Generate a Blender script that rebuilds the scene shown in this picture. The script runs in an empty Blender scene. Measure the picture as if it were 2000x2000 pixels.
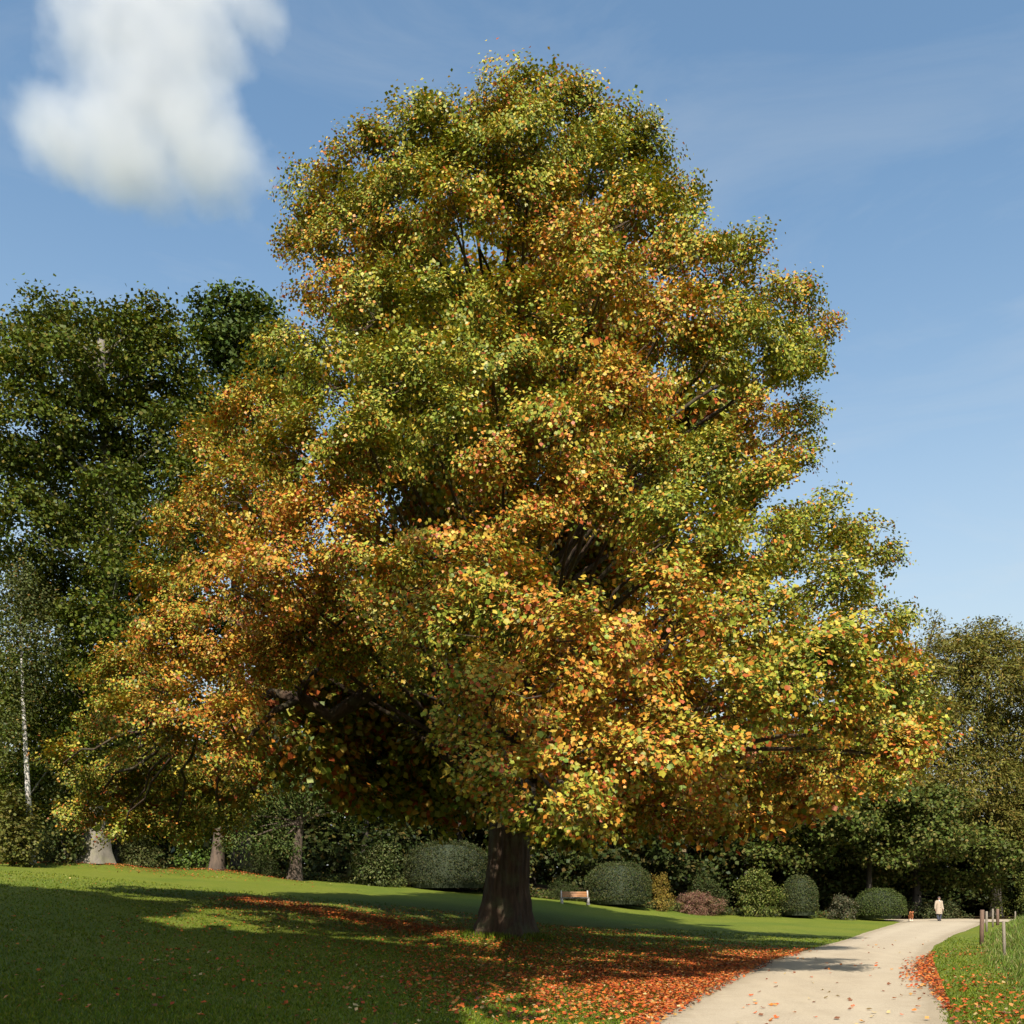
import bpy, bmesh, math, random
import numpy as np
from mathutils import Vector, Matrix
R = math.radians
rng = np.random.default_rng(7)
random.seed(7)
SC = bpy.context.scene
COL = SC.collection

# ------------------------------------------------------------------ camera
CAM_H, HOR, F = 2.0, 1745.0, 2000.0          # eye height, horizon row and focal length on the 2000 px frame
cam_d = bpy.data.cameras.new('camera')
cam = bpy.data.objects.new('camera', cam_d); COL.objects.link(cam)
cam.location = (0, 0, CAM_H); cam.rotation_euler = (R(90), 0, 0)
cam_d.sensor_width = 36; cam_d.lens = 36 * F / 2000
cam_d.shift_y = (HOR - 1000) / 2000
cam_d.clip_start = .1; cam_d.clip_end = 20000
SC.camera = cam
# ------------------------------------------------------------------ light
SUN_EL, SUN_PHI = R(45), R(2)                # elevation, shadows fall this far right of straight ahead
w = bpy.data.worlds.new('World'); SC.world = w; w.use_nodes = True
wn = w.node_tree.nodes; wl = w.node_tree.links
bg = wn['Background']
sky = wn.new('ShaderNodeTexSky'); sky.sky_type = 'NISHITA'; sky.sun_disc = False
sky.sun_elevation = SUN_EL; sky.sun_rotation = R(180) + SUN_PHI
sky.air_density = 1.2; sky.dust_density = 2.5; sky.ozone_density = 2.4
wt = wn.new('ShaderNodeTexCoord'); wsx = wn.new('ShaderNodeSeparateXYZ'); wl.new(wt.outputs['Generated'], wsx.inputs[0])
wmr = wn.new('ShaderNodeMapRange'); wmr.inputs[1].default_value = .62; wmr.inputs[2].default_value = 0; wmr.inputs[4].default_value = 1.1
wl.new(wsx.outputs[2], wmr.inputs[0])
wp = wn.new('ShaderNodeMath'); wp.operation = 'POWER'; wp.inputs[1].default_value = 2.0; wp.use_clamp = True; wl.new(wmr.outputs[0], wp.inputs[0])
wmap = wn.new('ShaderNodeMapping'); wmap.inputs['Scale'].default_value = (2.2, 2.2, 7); wmap.inputs['Rotation'].default_value = (.2, .25, .3); wl.new(wt.outputs['Generated'], wmap.inputs[0])
wnz = wn.new('ShaderNodeTexNoise'); wnz.inputs['Scale'].default_value = 1.6; wnz.inputs['Detail'].default_value = 7; wnz.inputs['Roughness'].default_value = .62; wnz.inputs['Distortion'].default_value = .6; wl.new(wmap.outputs[0], wnz.inputs[0])
wci = wn.new('ShaderNodeMapRange'); wci.inputs[1].default_value = .48; wci.inputs[2].default_value = .78; wci.inputs[4].default_value = .17; wl.new(wnz.outputs[0], wci.inputs[0])
wad = wn.new('ShaderNodeMath'); wad.operation = 'ADD'; wad.use_clamp = True; wl.new(wp.outputs[0], wad.inputs[0]); wl.new(wci.outputs[0], wad.inputs[1])
wti = wn.new('ShaderNodeMix'); wti.data_type = 'RGBA'; wti.blend_type = 'MULTIPLY'; wti.inputs[0].default_value = 1; wti.inputs[7].default_value = (.91, 1.03, 1.0, 1); wl.new(sky.outputs[0], wti.inputs[6])
whz = wn.new('ShaderNodeMix'); whz.data_type = 'RGBA'; whz.inputs[7].default_value = (3.8, 3.95, 3.9, 1); wl.new(wad.outputs[0], whz.inputs[0]); wl.new(wti.outputs[2], whz.inputs[6])
wl.new(whz.outputs[2], bg.inputs[0]); bg.inputs[1].default_value = 0.105
sd = bpy.data.lights.new('sun', 'SUN'); sd.energy = 5.0; sd.angle = R(.55); sd.color = (1, .93, .82)
sun = bpy.data.objects.new('sun', sd); COL.objects.link(sun); sun.location = (-20, -60, 80)
sdir = Vector((math.sin(SUN_PHI) * math.cos(SUN_EL), math.cos(SUN_PHI) * math.cos(SUN_EL), -math.sin(SUN_EL)))
sun.rotation_euler = sdir.to_track_quat('-Z', 'Y').to_euler()
vs = SC.view_settings
vs.view_transform = 'Standard'; vs.look = 'None'; vs.exposure = 0.9; vs.gamma = 1; vs.use_curve_mapping = False
SC.render.engine = 'CYCLES'
cy = SC.cycles
cy.max_bounces = 10; cy.diffuse_bounces = 3; cy.glossy_bounces = 1; cy.transmission_bounces = 3
cy.volume_bounces = 10; cy.transparent_max_bounces = 4; cy.use_denoising = True; cy.caustics_reflective = False

# ------------------------------------------------------------------ helpers: objects
def D(x, y, Y):
    """a row and column read off the photograph (1932 px wide view) at the depth Y in metres"""
    s = 2000 / 1932
    return np.array([(x * s - 1000) / F * Y, Y, CAM_H - (y * s - HOR) / F * Y])
def link(name, data, parent=None, loc=(0, 0, 0)):
    o = bpy.data.objects.new(name, data); COL.objects.link(o)
    if parent is not None: o.parent = parent
    o.location = loc
    return o
def tag(o, label=None, cat=None, group=None, kind=None):
    if label: o['label'] = label
    if cat: o['category'] = cat
    if group: o['group'] = group
    if kind: o['kind'] = kind
    return o
def thing(name, loc, label, cat, group=None, rz=0):
    o = link(name, None, None, loc); o.rotation_euler.z = rz; o.empty_display_size = .3
    return tag(o, label, cat, group)
def np_mesh(name, V, faces, mat, col=None, smooth=False):
    """faces: list of (n,k) int arrays"""
    me = bpy.data.meshes.new(name)
    V = np.ascontiguousarray(V, np.float32)
    faces = [np.ascontiguousarray(f, np.int32) for f in faces if len(f)]
    me.vertices.add(len(V)); me.vertices.foreach_set('co', V.ravel())
    tot = np.concatenate([np.full(len(f), f.shape[1], np.int32) for f in faces])
    idx = np.concatenate([f.ravel() for f in faces])
    me.loops.add(len(idx)); me.loops.foreach_set('vertex_index', idx)
    me.polygons.add(len(tot))
    me.polygons.foreach_set('loop_start', np.concatenate([[0], np.cumsum(tot)[:-1]]).astype(np.int32))
    me.polygons.foreach_set('loop_total', tot)
    if smooth: me.polygons.foreach_set('use_smooth', np.ones(len(tot), bool))
    me.update(calc_edges=True)
    if col is not None:
        a = me.color_attributes.new('leaf_col', 'FLOAT_COLOR', 'POINT')
        a.data.foreach_set('color', np.c_[col, np.ones(len(col))].astype(np.float32).ravel())
    me.materials.append(mat)
    return me
class MB:
    def __init__(s): s.V = []; s.F = {}; s.n = 0
    def add(s, V, *faces):
        for f in faces:
            f = np.asarray(f, np.int64)
            if len(f): s.F.setdefault(f.shape[1], []).append(f + s.n)
        s.V.append(np.asarray(V, float)); s.n += len(V)
    def tube(s, pts, rad, n=8, cap=True, wob=0.0):
        pts = np.asarray(pts, float); m = len(pts); rad = np.broadcast_to(rad, (m,))
        t = np.gradient(pts, axis=0); t /= np.linalg.norm(t, axis=1)[:, None] + 1e-9
        ref = np.array([0, 0, 1.]) if abs(t[0][2]) < .9 else np.array([1., 0, 0])
        a = np.cross(t, ref); a /= np.linalg.norm(a, axis=1)[:, None] + 1e-9
        b = np.cross(t, a)
        th = np.linspace(0, 2 * math.pi, n, endpoint=False)
        rr = rad[:, None] * (1 + wob * rng.normal(size=(m, n)))
        V = pts[:, None] + (np.cos(th)[None, :, None] * a[:, None] + np.sin(th)[None, :, None] * b[:, None]) * rr[..., None]
        i, j = np.meshgrid(np.arange(m - 1), np.arange(n), indexing='ij')
        q = np.stack([i * n + j, i * n + (j + 1) % n, (i + 1) * n + (j + 1) % n, (i + 1) * n + j], -1).reshape(-1, 4)
        if cap: s.add(V.reshape(-1, 3), q, np.arange(n)[::-1][None], (np.arange(n) + (m - 1) * n)[None])
        else: s.add(V.reshape(-1, 3), q)
    def box(s, c, d, rot=None, bev=.0):
        x, y, z = [v / 2 for v in d]; k = min(d) * .12 if bev == 0 else bev
        V = []
        for sx in (-1, 1):
            for sy in (-1, 1):
                for sz in (-1, 1):
                    V += [(sx * (x - k), sy * (y - k), sz * z), (sx * (x - k), sy * y, sz * (z - k)), (sx * x, sy * (y - k), sz * (z - k))]
        bm = bmesh.new()
        for v in V: bm.verts.new(v)
        bmesh.ops.convex_hull(bm, input=bm.verts)
        bm.verts.ensure_lookup_table()
        V = np.array([v.co for v in bm.verts]); T = [[v.index for v in f.verts] for f in bm.faces if len(f.verts) == 3]
        Q = [[v.index for v in f.verts] for f in bm.faces if len(f.verts) == 4]; bm.free()
        if rot is not None: V = V @ np.array(rot).T
        s.add(V + np.array(c), *[f for f in (T, Q) if f])
    def build(s, name, mat, parent=None, smooth=False, loc=(0, 0, 0)):
        me = np_mesh(name, np.concatenate(s.V), [np.concatenate(f) for f in s.F.values()], mat, smooth=smooth)
        return link(name, me, parent, loc)

# ------------------------------------------------------------------ helpers: materials
def mat(name):
    m = bpy.data.materials.new(name); m.use_nodes = True
    n = m.node_tree.nodes; l = m.node_tree.links
    return m, n, l, n['Principled BSDF']
def ramp(n, l, src, stops):
    r = n.new('ShaderNodeValToRGB'); e = r.color_ramp.elements
    while len(e) < len(stops): e.new(.5)
    for k, (p, c) in enumerate(stops): e[k].position = p; e[k].color = (*c, 1)
    l.new(src, r.inputs[0]); return r.outputs[0]
def noise(n, l, scale, det=4, rough=.6, vec=None, dist=0):
    t = n.new('ShaderNodeTexNoise'); t.inputs['Scale'].default_value = scale; t.inputs['Detail'].default_value = det
    t.inputs['Roughness'].default_value = rough; t.inputs['Distortion'].default_value = dist
    if vec is not None: l.new(vec, t.inputs['Vector'])
    return t.outputs[0]
def mixc(n, l, a, b, f, mode='MIX'):
    m = n.new('ShaderNodeMix'); m.data_type = 'RGBA'; m.blend_type = mode
    for s, v in ((6, a), (7, b)):
        if isinstance(v, tuple): m.inputs[s].default_value = (*v, 1)
        else: l.new(v, m.inputs[s])
    if isinstance(f, float): m.inputs[0].default_value = f
    else: l.new(f, m.inputs[0])
    return m.outputs[2]
def bump(n, l, p, h, st=.5, d=.02):
    b = n.new('ShaderNodeBump'); b.inputs['Strength'].default_value = st; b.inputs['Distance'].default_value = d
    l.new(h, b.inputs['Height']); l.new(b.outputs[0], p.inputs['Normal'])
def coord(n, l, scale=(1, 1, 1), kind='Object'):
    c = n.new('ShaderNodeTexCoord'); m = n.new('ShaderNodeMapping'); m.inputs['Scale'].default_value = scale
    l.new(c.outputs[kind], m.inputs[0]); return m.outputs[0]
def simple(name, c, rough=.7, var=.25, scale=8, b=.3, stretch=(1, 1, 1)):
    m, n, l, p = mat(name)
    v = coord(n, l, stretch); c = tuple(x * .65 for x in c)
    lo = tuple(x * (1 - var) for x in c); hi = tuple(min(1, x * (1 + var)) for x in c)
    nz = noise(n, l, scale, vec=v)
    l.new(ramp(n, l, nz, [(.3, lo), (.7, hi)]), p.inputs['Base Color']); p.inputs['Roughness'].default_value = rough
    if b: bump(n, l, p, nz, b)
    return m
def leaf_mat(name, trans=.35, gloss=.10, rough=.35):
    """thin leaf: diffuse + translucent + a waxy coat, hue per leaf"""
    m, n, l, p = mat(name); n.remove(p); out = n['Material Output']
    a = n.new('ShaderNodeAttribute'); a.attribute_name = 'leaf_col'
    d = n.new('ShaderNodeBsdfDiffuse'); t = n.new('ShaderNodeBsdfTranslucent'); g = n.new('ShaderNodeBsdfGlossy')
    g.inputs['Roughness'].default_value = rough
    tc = mixc(n, l, a.outputs[0], (1.0, .85, .25), 1.0, 'MULTIPLY')
    l.new(a.outputs[0], d.inputs[0]); l.new(tc, t.inputs[0]); g.inputs[0].default_value = (.9, .9, .85, 1)
    m1 = n.new('ShaderNodeMixShader'); m1.inputs[0].default_value = trans
    l.new(d.outputs[0], m1.inputs[1]); l.new(t.outputs[0], m1.inputs[2])
    fr = n.new('ShaderNodeFresnel'); fr.inputs[0].default_value = 1.4
    mu = n.new('ShaderNodeMath'); mu.operation = 'MULTIPLY_ADD'; mu.inputs[1].default_value = gloss * 3; mu.inputs[2].default_value = gloss * .4
    l.new(fr.outputs[0], mu.inputs[0])
    m2 = n.new('ShaderNodeMixShader'); l.new(mu.outputs[0], m2.inputs[0]); l.new(m1.outputs[0], m2.inputs[1]); l.new(g.outputs[0], m2.inputs[2])
    l.new(m2.outputs[0], out.inputs[0])
    return m
LEAF = leaf_mat('autumn_leaf', .20, .03, .45)
LEAFB = leaf_mat('green_leaf', .22, .016, .5)
LEAFD = leaf_mat('dry_leaf', .15, .04, .5)
GRASSM = leaf_mat('grass_blade', .30, .02, .5)

def bark(name, c1, c2, vs=1.0, hs=6.0, st=.8, d=.06, moss=None):
    m, n, l, p = mat(name)
    v = coord(n, l, (hs, hs, vs)); c1 = tuple(x * .65 for x in c1); c2 = tuple(x * .65 for x in c2)
    nz = noise(n, l, 1.6, 6, .65, v, .6)
    c = ramp(n, l, nz, [(.32, c1), (.62, c2)])
    big = noise(n, l, .9, 3, .5, coord(n, l))
    c = mixc(n, l, c, tuple(x * .6 for x in c1), ramp(n, l, big, [(.5, (0, 0, 0)), (.75, (.7, .7, .7))]))
    if moss: c = mixc(n, l, c, moss, ramp(n, l, noise(n, l, 1.7, 5, .6, coord(n, l)), [(.5, (0, 0, 0)), (.68, (.8, .8, .8))]))
    l.new(c, p.inputs['Base Color']); p.inputs['Roughness'].default_value = .9
    bump(n, l, p, nz, st, d)
    return m
BARK = bark('tulip_bark', (.038, .020, .010), (.115, .063, .032), .5, 5, 1.0, .08, moss=(.07, .07, .03))
BARKG = bark('grey_bark', (.15, .13, .10), (.28, .245, .195), .7, 2.2, .35, .03, moss=(.16, .15, .09))
BARKB = bark('brown_bark', (.065, .045, .032), (.17, .115, .082), .6, 6)
BARKD = bark('dark_bark', (.035, .028, .02), (.09, .07, .05), .6, 6)

# ------------------------------------------------------------------ ground shape
LE = np.array([(-40, -9.), (0, -2.9), (8, -.5), (15.7, 1.9), (21.5, 4.05), (29.9, 7.3), (39.2, 12.06), (54, 18.9), (71.4, 27.1), (90, 36), (400, 180)])
RE = np.array([(-40, -3.8), (0, 2.2), (8, 4.4), (15.7, 6.7), (23.5, 9.7), (31, 12.6), (37, 15.3), (48.8, 21), (69, 31.9), (90, 42), (400, 190)])
def edgeL(Y): return np.interp(Y, LE[:, 0], LE[:, 1])
def edgeR(Y): return np.interp(Y, RE[:, 0], RE[:, 1])
_u = np.linspace(0, 200, 2001)
_g = np.interp(_u, [0, 3, 7.5, 12.8, 18.7, 30, 42, 55, 90, 200], [0, .12, .36, .55, 1.33, 2.4, 3.4, 3.72, 4.2, 5])
_k = np.ones(41) / 41
_g = np.convolve(np.pad(_g, 20, mode='edge'), _k, 'valid'); _g -= _g[0]
def G(X, Y):
    X = np.asarray(X, float); Y = np.asarray(Y, float)
    u = edgeL(Y) - X; v = X - edgeR(Y)
    gl = np.interp(u, _u, _g)
    gr = np.interp(v, [0, 1.2, 2.2, 3.6, 6, 15, 60], [0, .02, .08, .42, .62, .9, 1.0]) * np.clip((74 - Y) / 14, 0, 1)
    far = np.clip((Y - 95) / 60, 0, 1)
    z = np.where(u > 0, gl, np.where(v > 0, gr, 0)) * (1 - far * .6)
    z = z + .22 * np.exp(-(((X + .3) ** 2 + (Y - 34.3) ** 2) / 2.0 ** 2))            # the rise round the tree's foot
    for (mx, my) in ((-22.4, 55), (-16.6, 58)):
        z = z + .35 * np.exp(-(((X - mx) / 3.2) ** 2 + ((Y - my) / 2.0) ** 2))
    bumpy = .02 * np.sin(X * 1.7 + .6 * Y) * np.sin(Y * 1.3 - .4 * X) + .03 * np.sin(X * .45 + 1) * np.sin(Y * .37)
    return z + bumpy * np.clip(np.maximum(u, v) / 3, 0, 1)
def ground_sheet(name, xs, ys, material, dz=0.0, f=None):
    Xg, Yg = np.meshgrid(xs, ys, indexing='ij'); Z = G(Xg, Yg) + dz
    if f is not None: Z = f(Xg, Yg, Z)
    a, b = Xg.shape
    i, j = np.meshgrid(np.arange(a - 1), np.arange(b - 1), indexing='ij')
    q = np.stack([i * b + j, (i + 1) * b + j, (i + 1) * b + j + 1, i * b + j + 1], -1).reshape(-1, 4)
    return link(name, np_mesh(name, np.stack([Xg, Yg, Z], -1).reshape(-1, 3), [q], material, smooth=True))

# lawn material
m, n, l, p = mat('lawn')
v = coord(n, l)
fine = noise(n, l, 14, 6, .75, v); mid = noise(n, l, 1.3, 5, .65, v); big = noise(n, l, .22, 3, .5, v)
c = ramp(n, l, fine, [(.3, (.062, .088, .007)), (.5, (.110, .130, .012)), (.72, (.16, .172, .022))])
c = mixc(n, l, c, (.15, .145, .032), ramp(n, l, mid, [(.5, (0, 0, 0)), (.75, (.55, .55, .55))]))
c = mixc(n, l, c, (.055, .095, .009), ramp(n, l, big, [(.45, (0, 0, 0)), (.65, (.5, .5, .5))]))
l.new(c, p.inputs['Base Color']); p.inputs['Roughness'].default_value = .8; p.inputs['Specular IOR Level'].default_value = .15
bump(n, l, p, fine, .9, .05)
LAWN = m
m, n, l, p = mat('gravel')
v = coord(n, l)
g1 = noise(n, l, 38, 5, .8, v); g2 = noise(n, l, 1.1, 5, .6, v); g3 = noise(n, l, 1.0, 4, .6, coord(n, l, (1.2, .13, 1)))
c = ramp(n, l, g1, [(.25, (.185, .150, .106)), (.5, (.325, .268, .192)), (.75, (.47, .395, .29))])
c = mixc(n, l, c, (.265, .212, .145), ramp(n, l, g2, [(.45, (0, 0, 0)), (.7, (.5, .5, .5))]))
c = mixc(n, l, c, (.37, .305, .215), ramp(n, l, g3, [(.5, (0, 0, 0)), (.66, (.5, .5, .5))]))
at = n.new('ShaderNodeAttribute'); at.attribute_name = 'leaf_col'; sp_ = n.new('ShaderNodeSeparateColor'); l.new(at.outputs[0], sp_.inputs[0])
eg = n.new('ShaderNodeMath'); eg.operation = 'MULTIPLY_ADD'; eg.use_clamp = True; l.new(sp_.outputs[0], eg.inputs[0]); eg.inputs[1].default_value = 1.7
l.new(noise(n, l, 3.2, 5, .7, v), eg.inputs[2])
eg2 = n.new('ShaderNodeMath'); eg2.operation = 'SUBTRACT'; eg2.use_clamp = True; l.new(eg.outputs[0], eg2.inputs[0]); eg2.inputs[1].default_value = .62
c = mixc(n, l, c, (.15, .112, .062), eg2.outputs[0])
tk = n.new('ShaderNodeMath'); tk.operation = 'MULTIPLY'; tk.inputs[1].default_value = .35; l.new(sp_.outputs[1], tk.inputs[0])
c = mixc(n, l, c, (.38, .318, .232), tk.outputs[0])
st = noise(n, l, 9, 2, .5, v)
c = mixc(n, l, c, (.19, .155, .115), ramp(n, l, st, [(.66, (0, 0, 0)), (.74, (.45, .45, .45))]))
l.new(c, p.inputs['Base Color']); p.inputs['Roughness'].default_value = .9; p.inputs['Specular IOR Level'].default_value = .2
bump(n, l, p, g1, .5, .02)
GRAVEL = m
SOIL = simple('woodland_soil', (.05, .034, .018), 1.0, .5, 5, .6); SOIL.node_tree.nodes['Principled BSDF'].inputs['Specular IOR Level'].default_value = 0

xs = np.concatenate([[-9000, -3000, -1000, -400, -200, -120], np.arange(-80, 70.1, 1.15), [90, 130, 200, 400, 1000, 3000, 9000]])
ys = np.concatenate([[-9000, -2000, -400, -100, -50], np.arange(-20, 110.1, 1.0), [130, 180, 300, 600, 1500, 4000, 12000]])
tag(ground_sheet('lawn', xs, ys, LAWN), kind='structure')
# gravel path: its edge wanders a little where the turf grows in
yy = np.arange(-8, 80, .25)
k = len(yy)
def edge_noise(s, a):
    r = np.random.default_rng(s); q = np.zeros(k)
    for wl_ in (3, 9, 31):
        q += np.interp(np.arange(k), np.arange(0, k + wl_, wl_), r.normal(size=len(np.arange(0, k + wl_, wl_)))) * (wl_ / 31) ** .5
    return q * a
el_ = edgeL(yy) + edge_noise(3, .05); er_ = edgeR(yy) + edge_noise(4, .06)
sec = np.linspace(0, 1, 25)
Xp = el_[:, None] * (1 - sec) + er_[:, None] * sec
ed_ = np.exp(-np.minimum(sec, 1 - sec) * 4.8 / .28); tr_ = np.exp(-((sec - .27) / .07) ** 2) + np.exp(-((sec - .70) / .07) ** 2)
pcol = np.repeat(np.stack([ed_, tr_, 0 * ed_], -1)[None], k, 0).reshape(-1, 3)
Zp = G(Xp, yy[:, None] * np.ones_like(Xp)) + .012 + .03 * (4 * sec * (1 - sec))[None]
i, j = np.meshgrid(np.arange(k - 1), np.arange(24), indexing='ij')
q = np.stack([i * 25 + j, i * 25 + j + 1, (i + 1) * 25 + j + 1, (i + 1) * 25 + j], -1).reshape(-1, 4)
tag(link('gravel_path', np_mesh('gravel_path', np.stack([Xp, np.repeat(yy[:, None], 25, 1), Zp], -1).reshape(-1, 3), [q], GRAVEL, pcol, smooth=True)), kind='structure')
# the lane it runs into, behind the bank
xs2 = np.linspace(27.0, 120, 60); ys2 = np.linspace(70.5, 77.5, 8)
tag(ground_sheet('cross_path', xs2, ys2, GRAVEL, 0.0, lambda X, Y, Z: np.full_like(Z, .03) + .018), kind='structure')
# woodland floor: bare dark soil beyond the lawn edge
def wood_edge(X): return np.interp(X, [-60, -28, -22, -12, -5, 4, 12, 20, 26, 30, 60], [57, 59, 59.5, 63, 65.5, 67, 69, 72, 76.5, 78.5, 79])
xs3 = np.linspace(-70, 80, 150); tt = np.linspace(0, 1, 24) ** 1.5
Xg = np.repeat(xs3[:, None], 24, 1); Yg = wood_edge(Xg) + .25 * np.sin(Xg * 2.1) + tt[None] * 60
Zg = G(Xg, Yg) + .03
i, j = np.meshgrid(np.arange(149), np.arange(23), indexing='ij')
q = np.stack([i * 24 + j, (i + 1) * 24 + j, (i + 1) * 24 + j + 1, i * 24 + j + 1], -1).reshape(-1, 4)
tag(link('woodland_floor', np_mesh('woodland_floor', np.stack([Xg, Yg, Zg], -1).reshape(-1, 3), [q], SOIL, smooth=True)), kind='structure')

# ------------------------------------------------------------------ cloud: a real volume of droplets far off
def make_cloud():
    Yc = 2500.; m, n, l, p = mat('cloud_vapour'); n.remove(p); out = n['Material Output']
    ctr = D(275, 170, Yc); mpp = Yc / F * 2000 / 1932              # metres per view pixel
    blobs = [(230, 40, 150, 120), (330, 60, 150, 110), (270, 170, 150, 130), (350, 230, 120, 110), (210, 260, 150, 90), (120, 255, 95, 70),
             (400, 300, 100, 85), (250, 325, 125, 52), (300, -60, 190, 110), (480, 10, 60, 30)]
    tc = n.new('ShaderNodeTexCoord')
    nz = n.new('ShaderNodeTexNoise'); nz.inputs['Scale'].default_value = .010; nz.inputs['Detail'].default_value = 7; nz.inputs['Roughness'].default_value = .55
    l.new(tc.outputs['Object'], nz.inputs['Vector'])
    best = None
    for (bx, by, rx, ry) in blobs:
        pt = D(bx, by, Yc) - ctr
        mp = n.new('ShaderNodeMapping'); mp.vector_type = 'POINT'
        sx, sy, sz = 1 / (rx * mpp), 1 / (110 * mpp), 1 / (ry * mpp)
        mp.inputs['Scale'].default_value = (sx, sy, sz); mp.inputs['Location'].default_value = (-pt[0] * sx, 0, -pt[2] * sz)
        l.new(tc.outputs['Object'], mp.inputs[0])
        ln = n.new('ShaderNodeVectorMath'); ln.operation = 'LENGTH'; l.new(mp.outputs[0], ln.inputs[0])
        if best is None: best = ln.outputs['Value']
        else:
            mn = n.new('ShaderNodeMath'); mn.operation = 'SMOOTH_MIN'; mn.inputs[2].default_value = .25
            l.new(best, mn.inputs[0]); l.new(ln.outputs['Value'], mn.inputs[1]); best = mn.outputs[0]
    a = n.new('ShaderNodeMath'); a.operation = 'MULTIPLY_ADD'; a.inputs[1].default_value = 1.5; a.inputs[2].default_value = .33
    l.new(nz.outputs[0], a.inputs[0])                                   # noise*1.5+.06
    s = n.new('ShaderNodeMath'); s.operation = 'SUBTRACT'; l.new(a.outputs[0], s.inputs[0]); l.new(best, s.inputs[1])
    cl = n.new('ShaderNodeMath'); cl.operation = 'MULTIPLY'; cl.use_clamp = True; cl.inputs[1].default_value = 1.05; l.new(s.outputs[0], cl.inputs[0])
    dn = n.new('ShaderNodeMath'); dn.operation = 'MULTIPLY'; dn.inputs[1].default_value = .011; l.new(cl.outputs[0], dn.inputs[0])
    vol = n.new('ShaderNodeVolumePrincipled'); vol.inputs['Color'].default_value = (.75, .757, .79, 1); vol.inputs['Anisotropy'].default_value = .2
    l.new(dn.outputs[0], vol.inputs['Density']); l.new(vol.outputs[0], out.inputs['Volume'])
    m.cycles.volume_step_rate = 1.0
    b = MB()
    hx, hy, hz = 330 * mpp, 150 * mpp, 300 * mpp
    b.box((0, 0, 0), (hx * 2, hy * 2, hz * 2), bev=40)
    o = b.build('cloud', m, loc=tuple(ctr))
    tag(o, 'soft white cumulus cloud in the blue sky left of the treetop', 'cloud')
cy.volume_max_steps = 96
make_cloud()

# ------------------------------------------------------------------ foliage engine
TULIP = (np.array([(0, 0, 0), (-.50, .30, .10), (-.36, .98, .06), (0, .80, 0), (.36, .98, .06), (.50, .30, .10)]), np.array([[0, 3, 2, 1], [0, 5, 4, 3]]))
OVAL = (np.array([(0, 0, 0), (-.33, .5, .12), (0, 1, 0), (.33, .5, .12)]), np.array([[0, 3, 2, 1]]))
BROAD = (np.array([(0, 0, 0), (-.46, .5, .12), (0, 1, 0), (.46, .5, .12)]), np.array([[0, 3, 2, 1]]))
LONG = (np.array([(0, 0, 0), (-.17, .45, .06), (0, 1, 0), (.17, .45, .06)]), np.array([[0, 3, 2, 1]]))
def unit(a): return a / (np.linalg.norm(a, axis=-1, keepdims=True) + 1e-9)
def leaf_geo(pos, nrm, size, col, shape=OVAL, along=None, jit=.16):
    T, Fq = shape; N = len(pos); K = len(T)
    nrm = unit(nrm)
    t = rng.normal(size=(N, 3)) if along is None else along + .45 * rng.normal(size=(N, 3))
    b = unit(t - (t * nrm).sum(1, keepdims=True) * nrm); a = np.cross(b, nrm)
    sz = np.asarray(size)[:, None, None] if np.ndim(size) else size
    V = pos[:, None] + sz * (T[None, :, 0, None] * a[:, None] + (T[None, :, 1, None] - .45) * b[:, None] + T[None, :, 2, None] * nrm[:, None])
    Fa = (Fq[None] + (np.arange(N) * K)[:, None, None]).reshape(-1, Fq.shape[1])
    c = np.repeat(col, K, 0)
    return V.reshape(-1, 3), Fa, c
def sample_pal(pal, wts, N, kk=.72, vv=.18):
    pal = np.array(pal) * kk; wts = np.asarray(wts, float)
    if wts.ndim == 1: wts = np.repeat(wts[None], N, 0)
    cw = np.cumsum(wts, 1); cw /= cw[:, -1:]
    k = (rng.random(N)[:, None] > cw).sum(1)
    c = pal[np.clip(k, 0, len(pal) - 1)]
    return np.clip(c * np.exp(rng.normal(size=(N, 1)) * vv) * np.exp(rng.normal(size=(N, 3)) * .06), 0, 1)
def sprays(lobes, dens, under=.35):
    """twig ends over the shells of lobes: (centre, radii, hue) -> pos, outward dir, lobe index"""
    Ps, Ds, Is = [], [], []
    for k, (c, r) in enumerate(lobes):
        r = np.asarray(r, float); area = 4 * math.pi * (r.prod()) ** (2 / 3)
        nn = max(6, int(area * dens * 1.35))
        d = unit(rng.normal(size=(nn, 3)))
        keep = rng.random(nn) < np.where(d[:, 2] < -.25, under, 1.0)
        d = d[keep]
        f = .62 + .44 * rng.random((len(d), 1)) ** .7
        Ps.append(np.asarray(c) + d * r * f); Ds.append(d); Is.append(np.full(len(d), k))
    return np.concatenate(Ps), np.concatenate(Ds), np.concatenate(Is)
def spray_leaves(P, Dr, per, sig, flat=.55, out=.5, up=.6, rnd=.6, srnd=0.0):
    N = len(P); m_ = per
    tilt = srnd * rng.normal(size=(N, 1, 3))
    e = rng.normal(size=(N, m_, 3)) * sig; e[..., 2] *= flat
    e += Dr[:, None] * (rng.random((N, m_, 1)) - .4) * sig * 1.2
    pos = P[:, None] + e
    nr = out * Dr[:, None] + np.array([0, 0, up]) + tilt + rnd * rng.normal(size=(N, m_, 3))
    al = Dr[:, None] * np.ones((1, m_, 1)) + np.array([0, 0, -.5])
    return pos.reshape(-1, 3), nr.reshape(-1, 3), al.reshape(-1, 3), np.repeat(np.arange(N), m_)
def bez(a, b, c, n):
    t = np.linspace(0, 1, n)[:, None]
    return (1 - t) ** 2 * np.asarray(a) + 2 * t * (1 - t) * np.asarray(b) + t * t * np.asarray(c)
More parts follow.
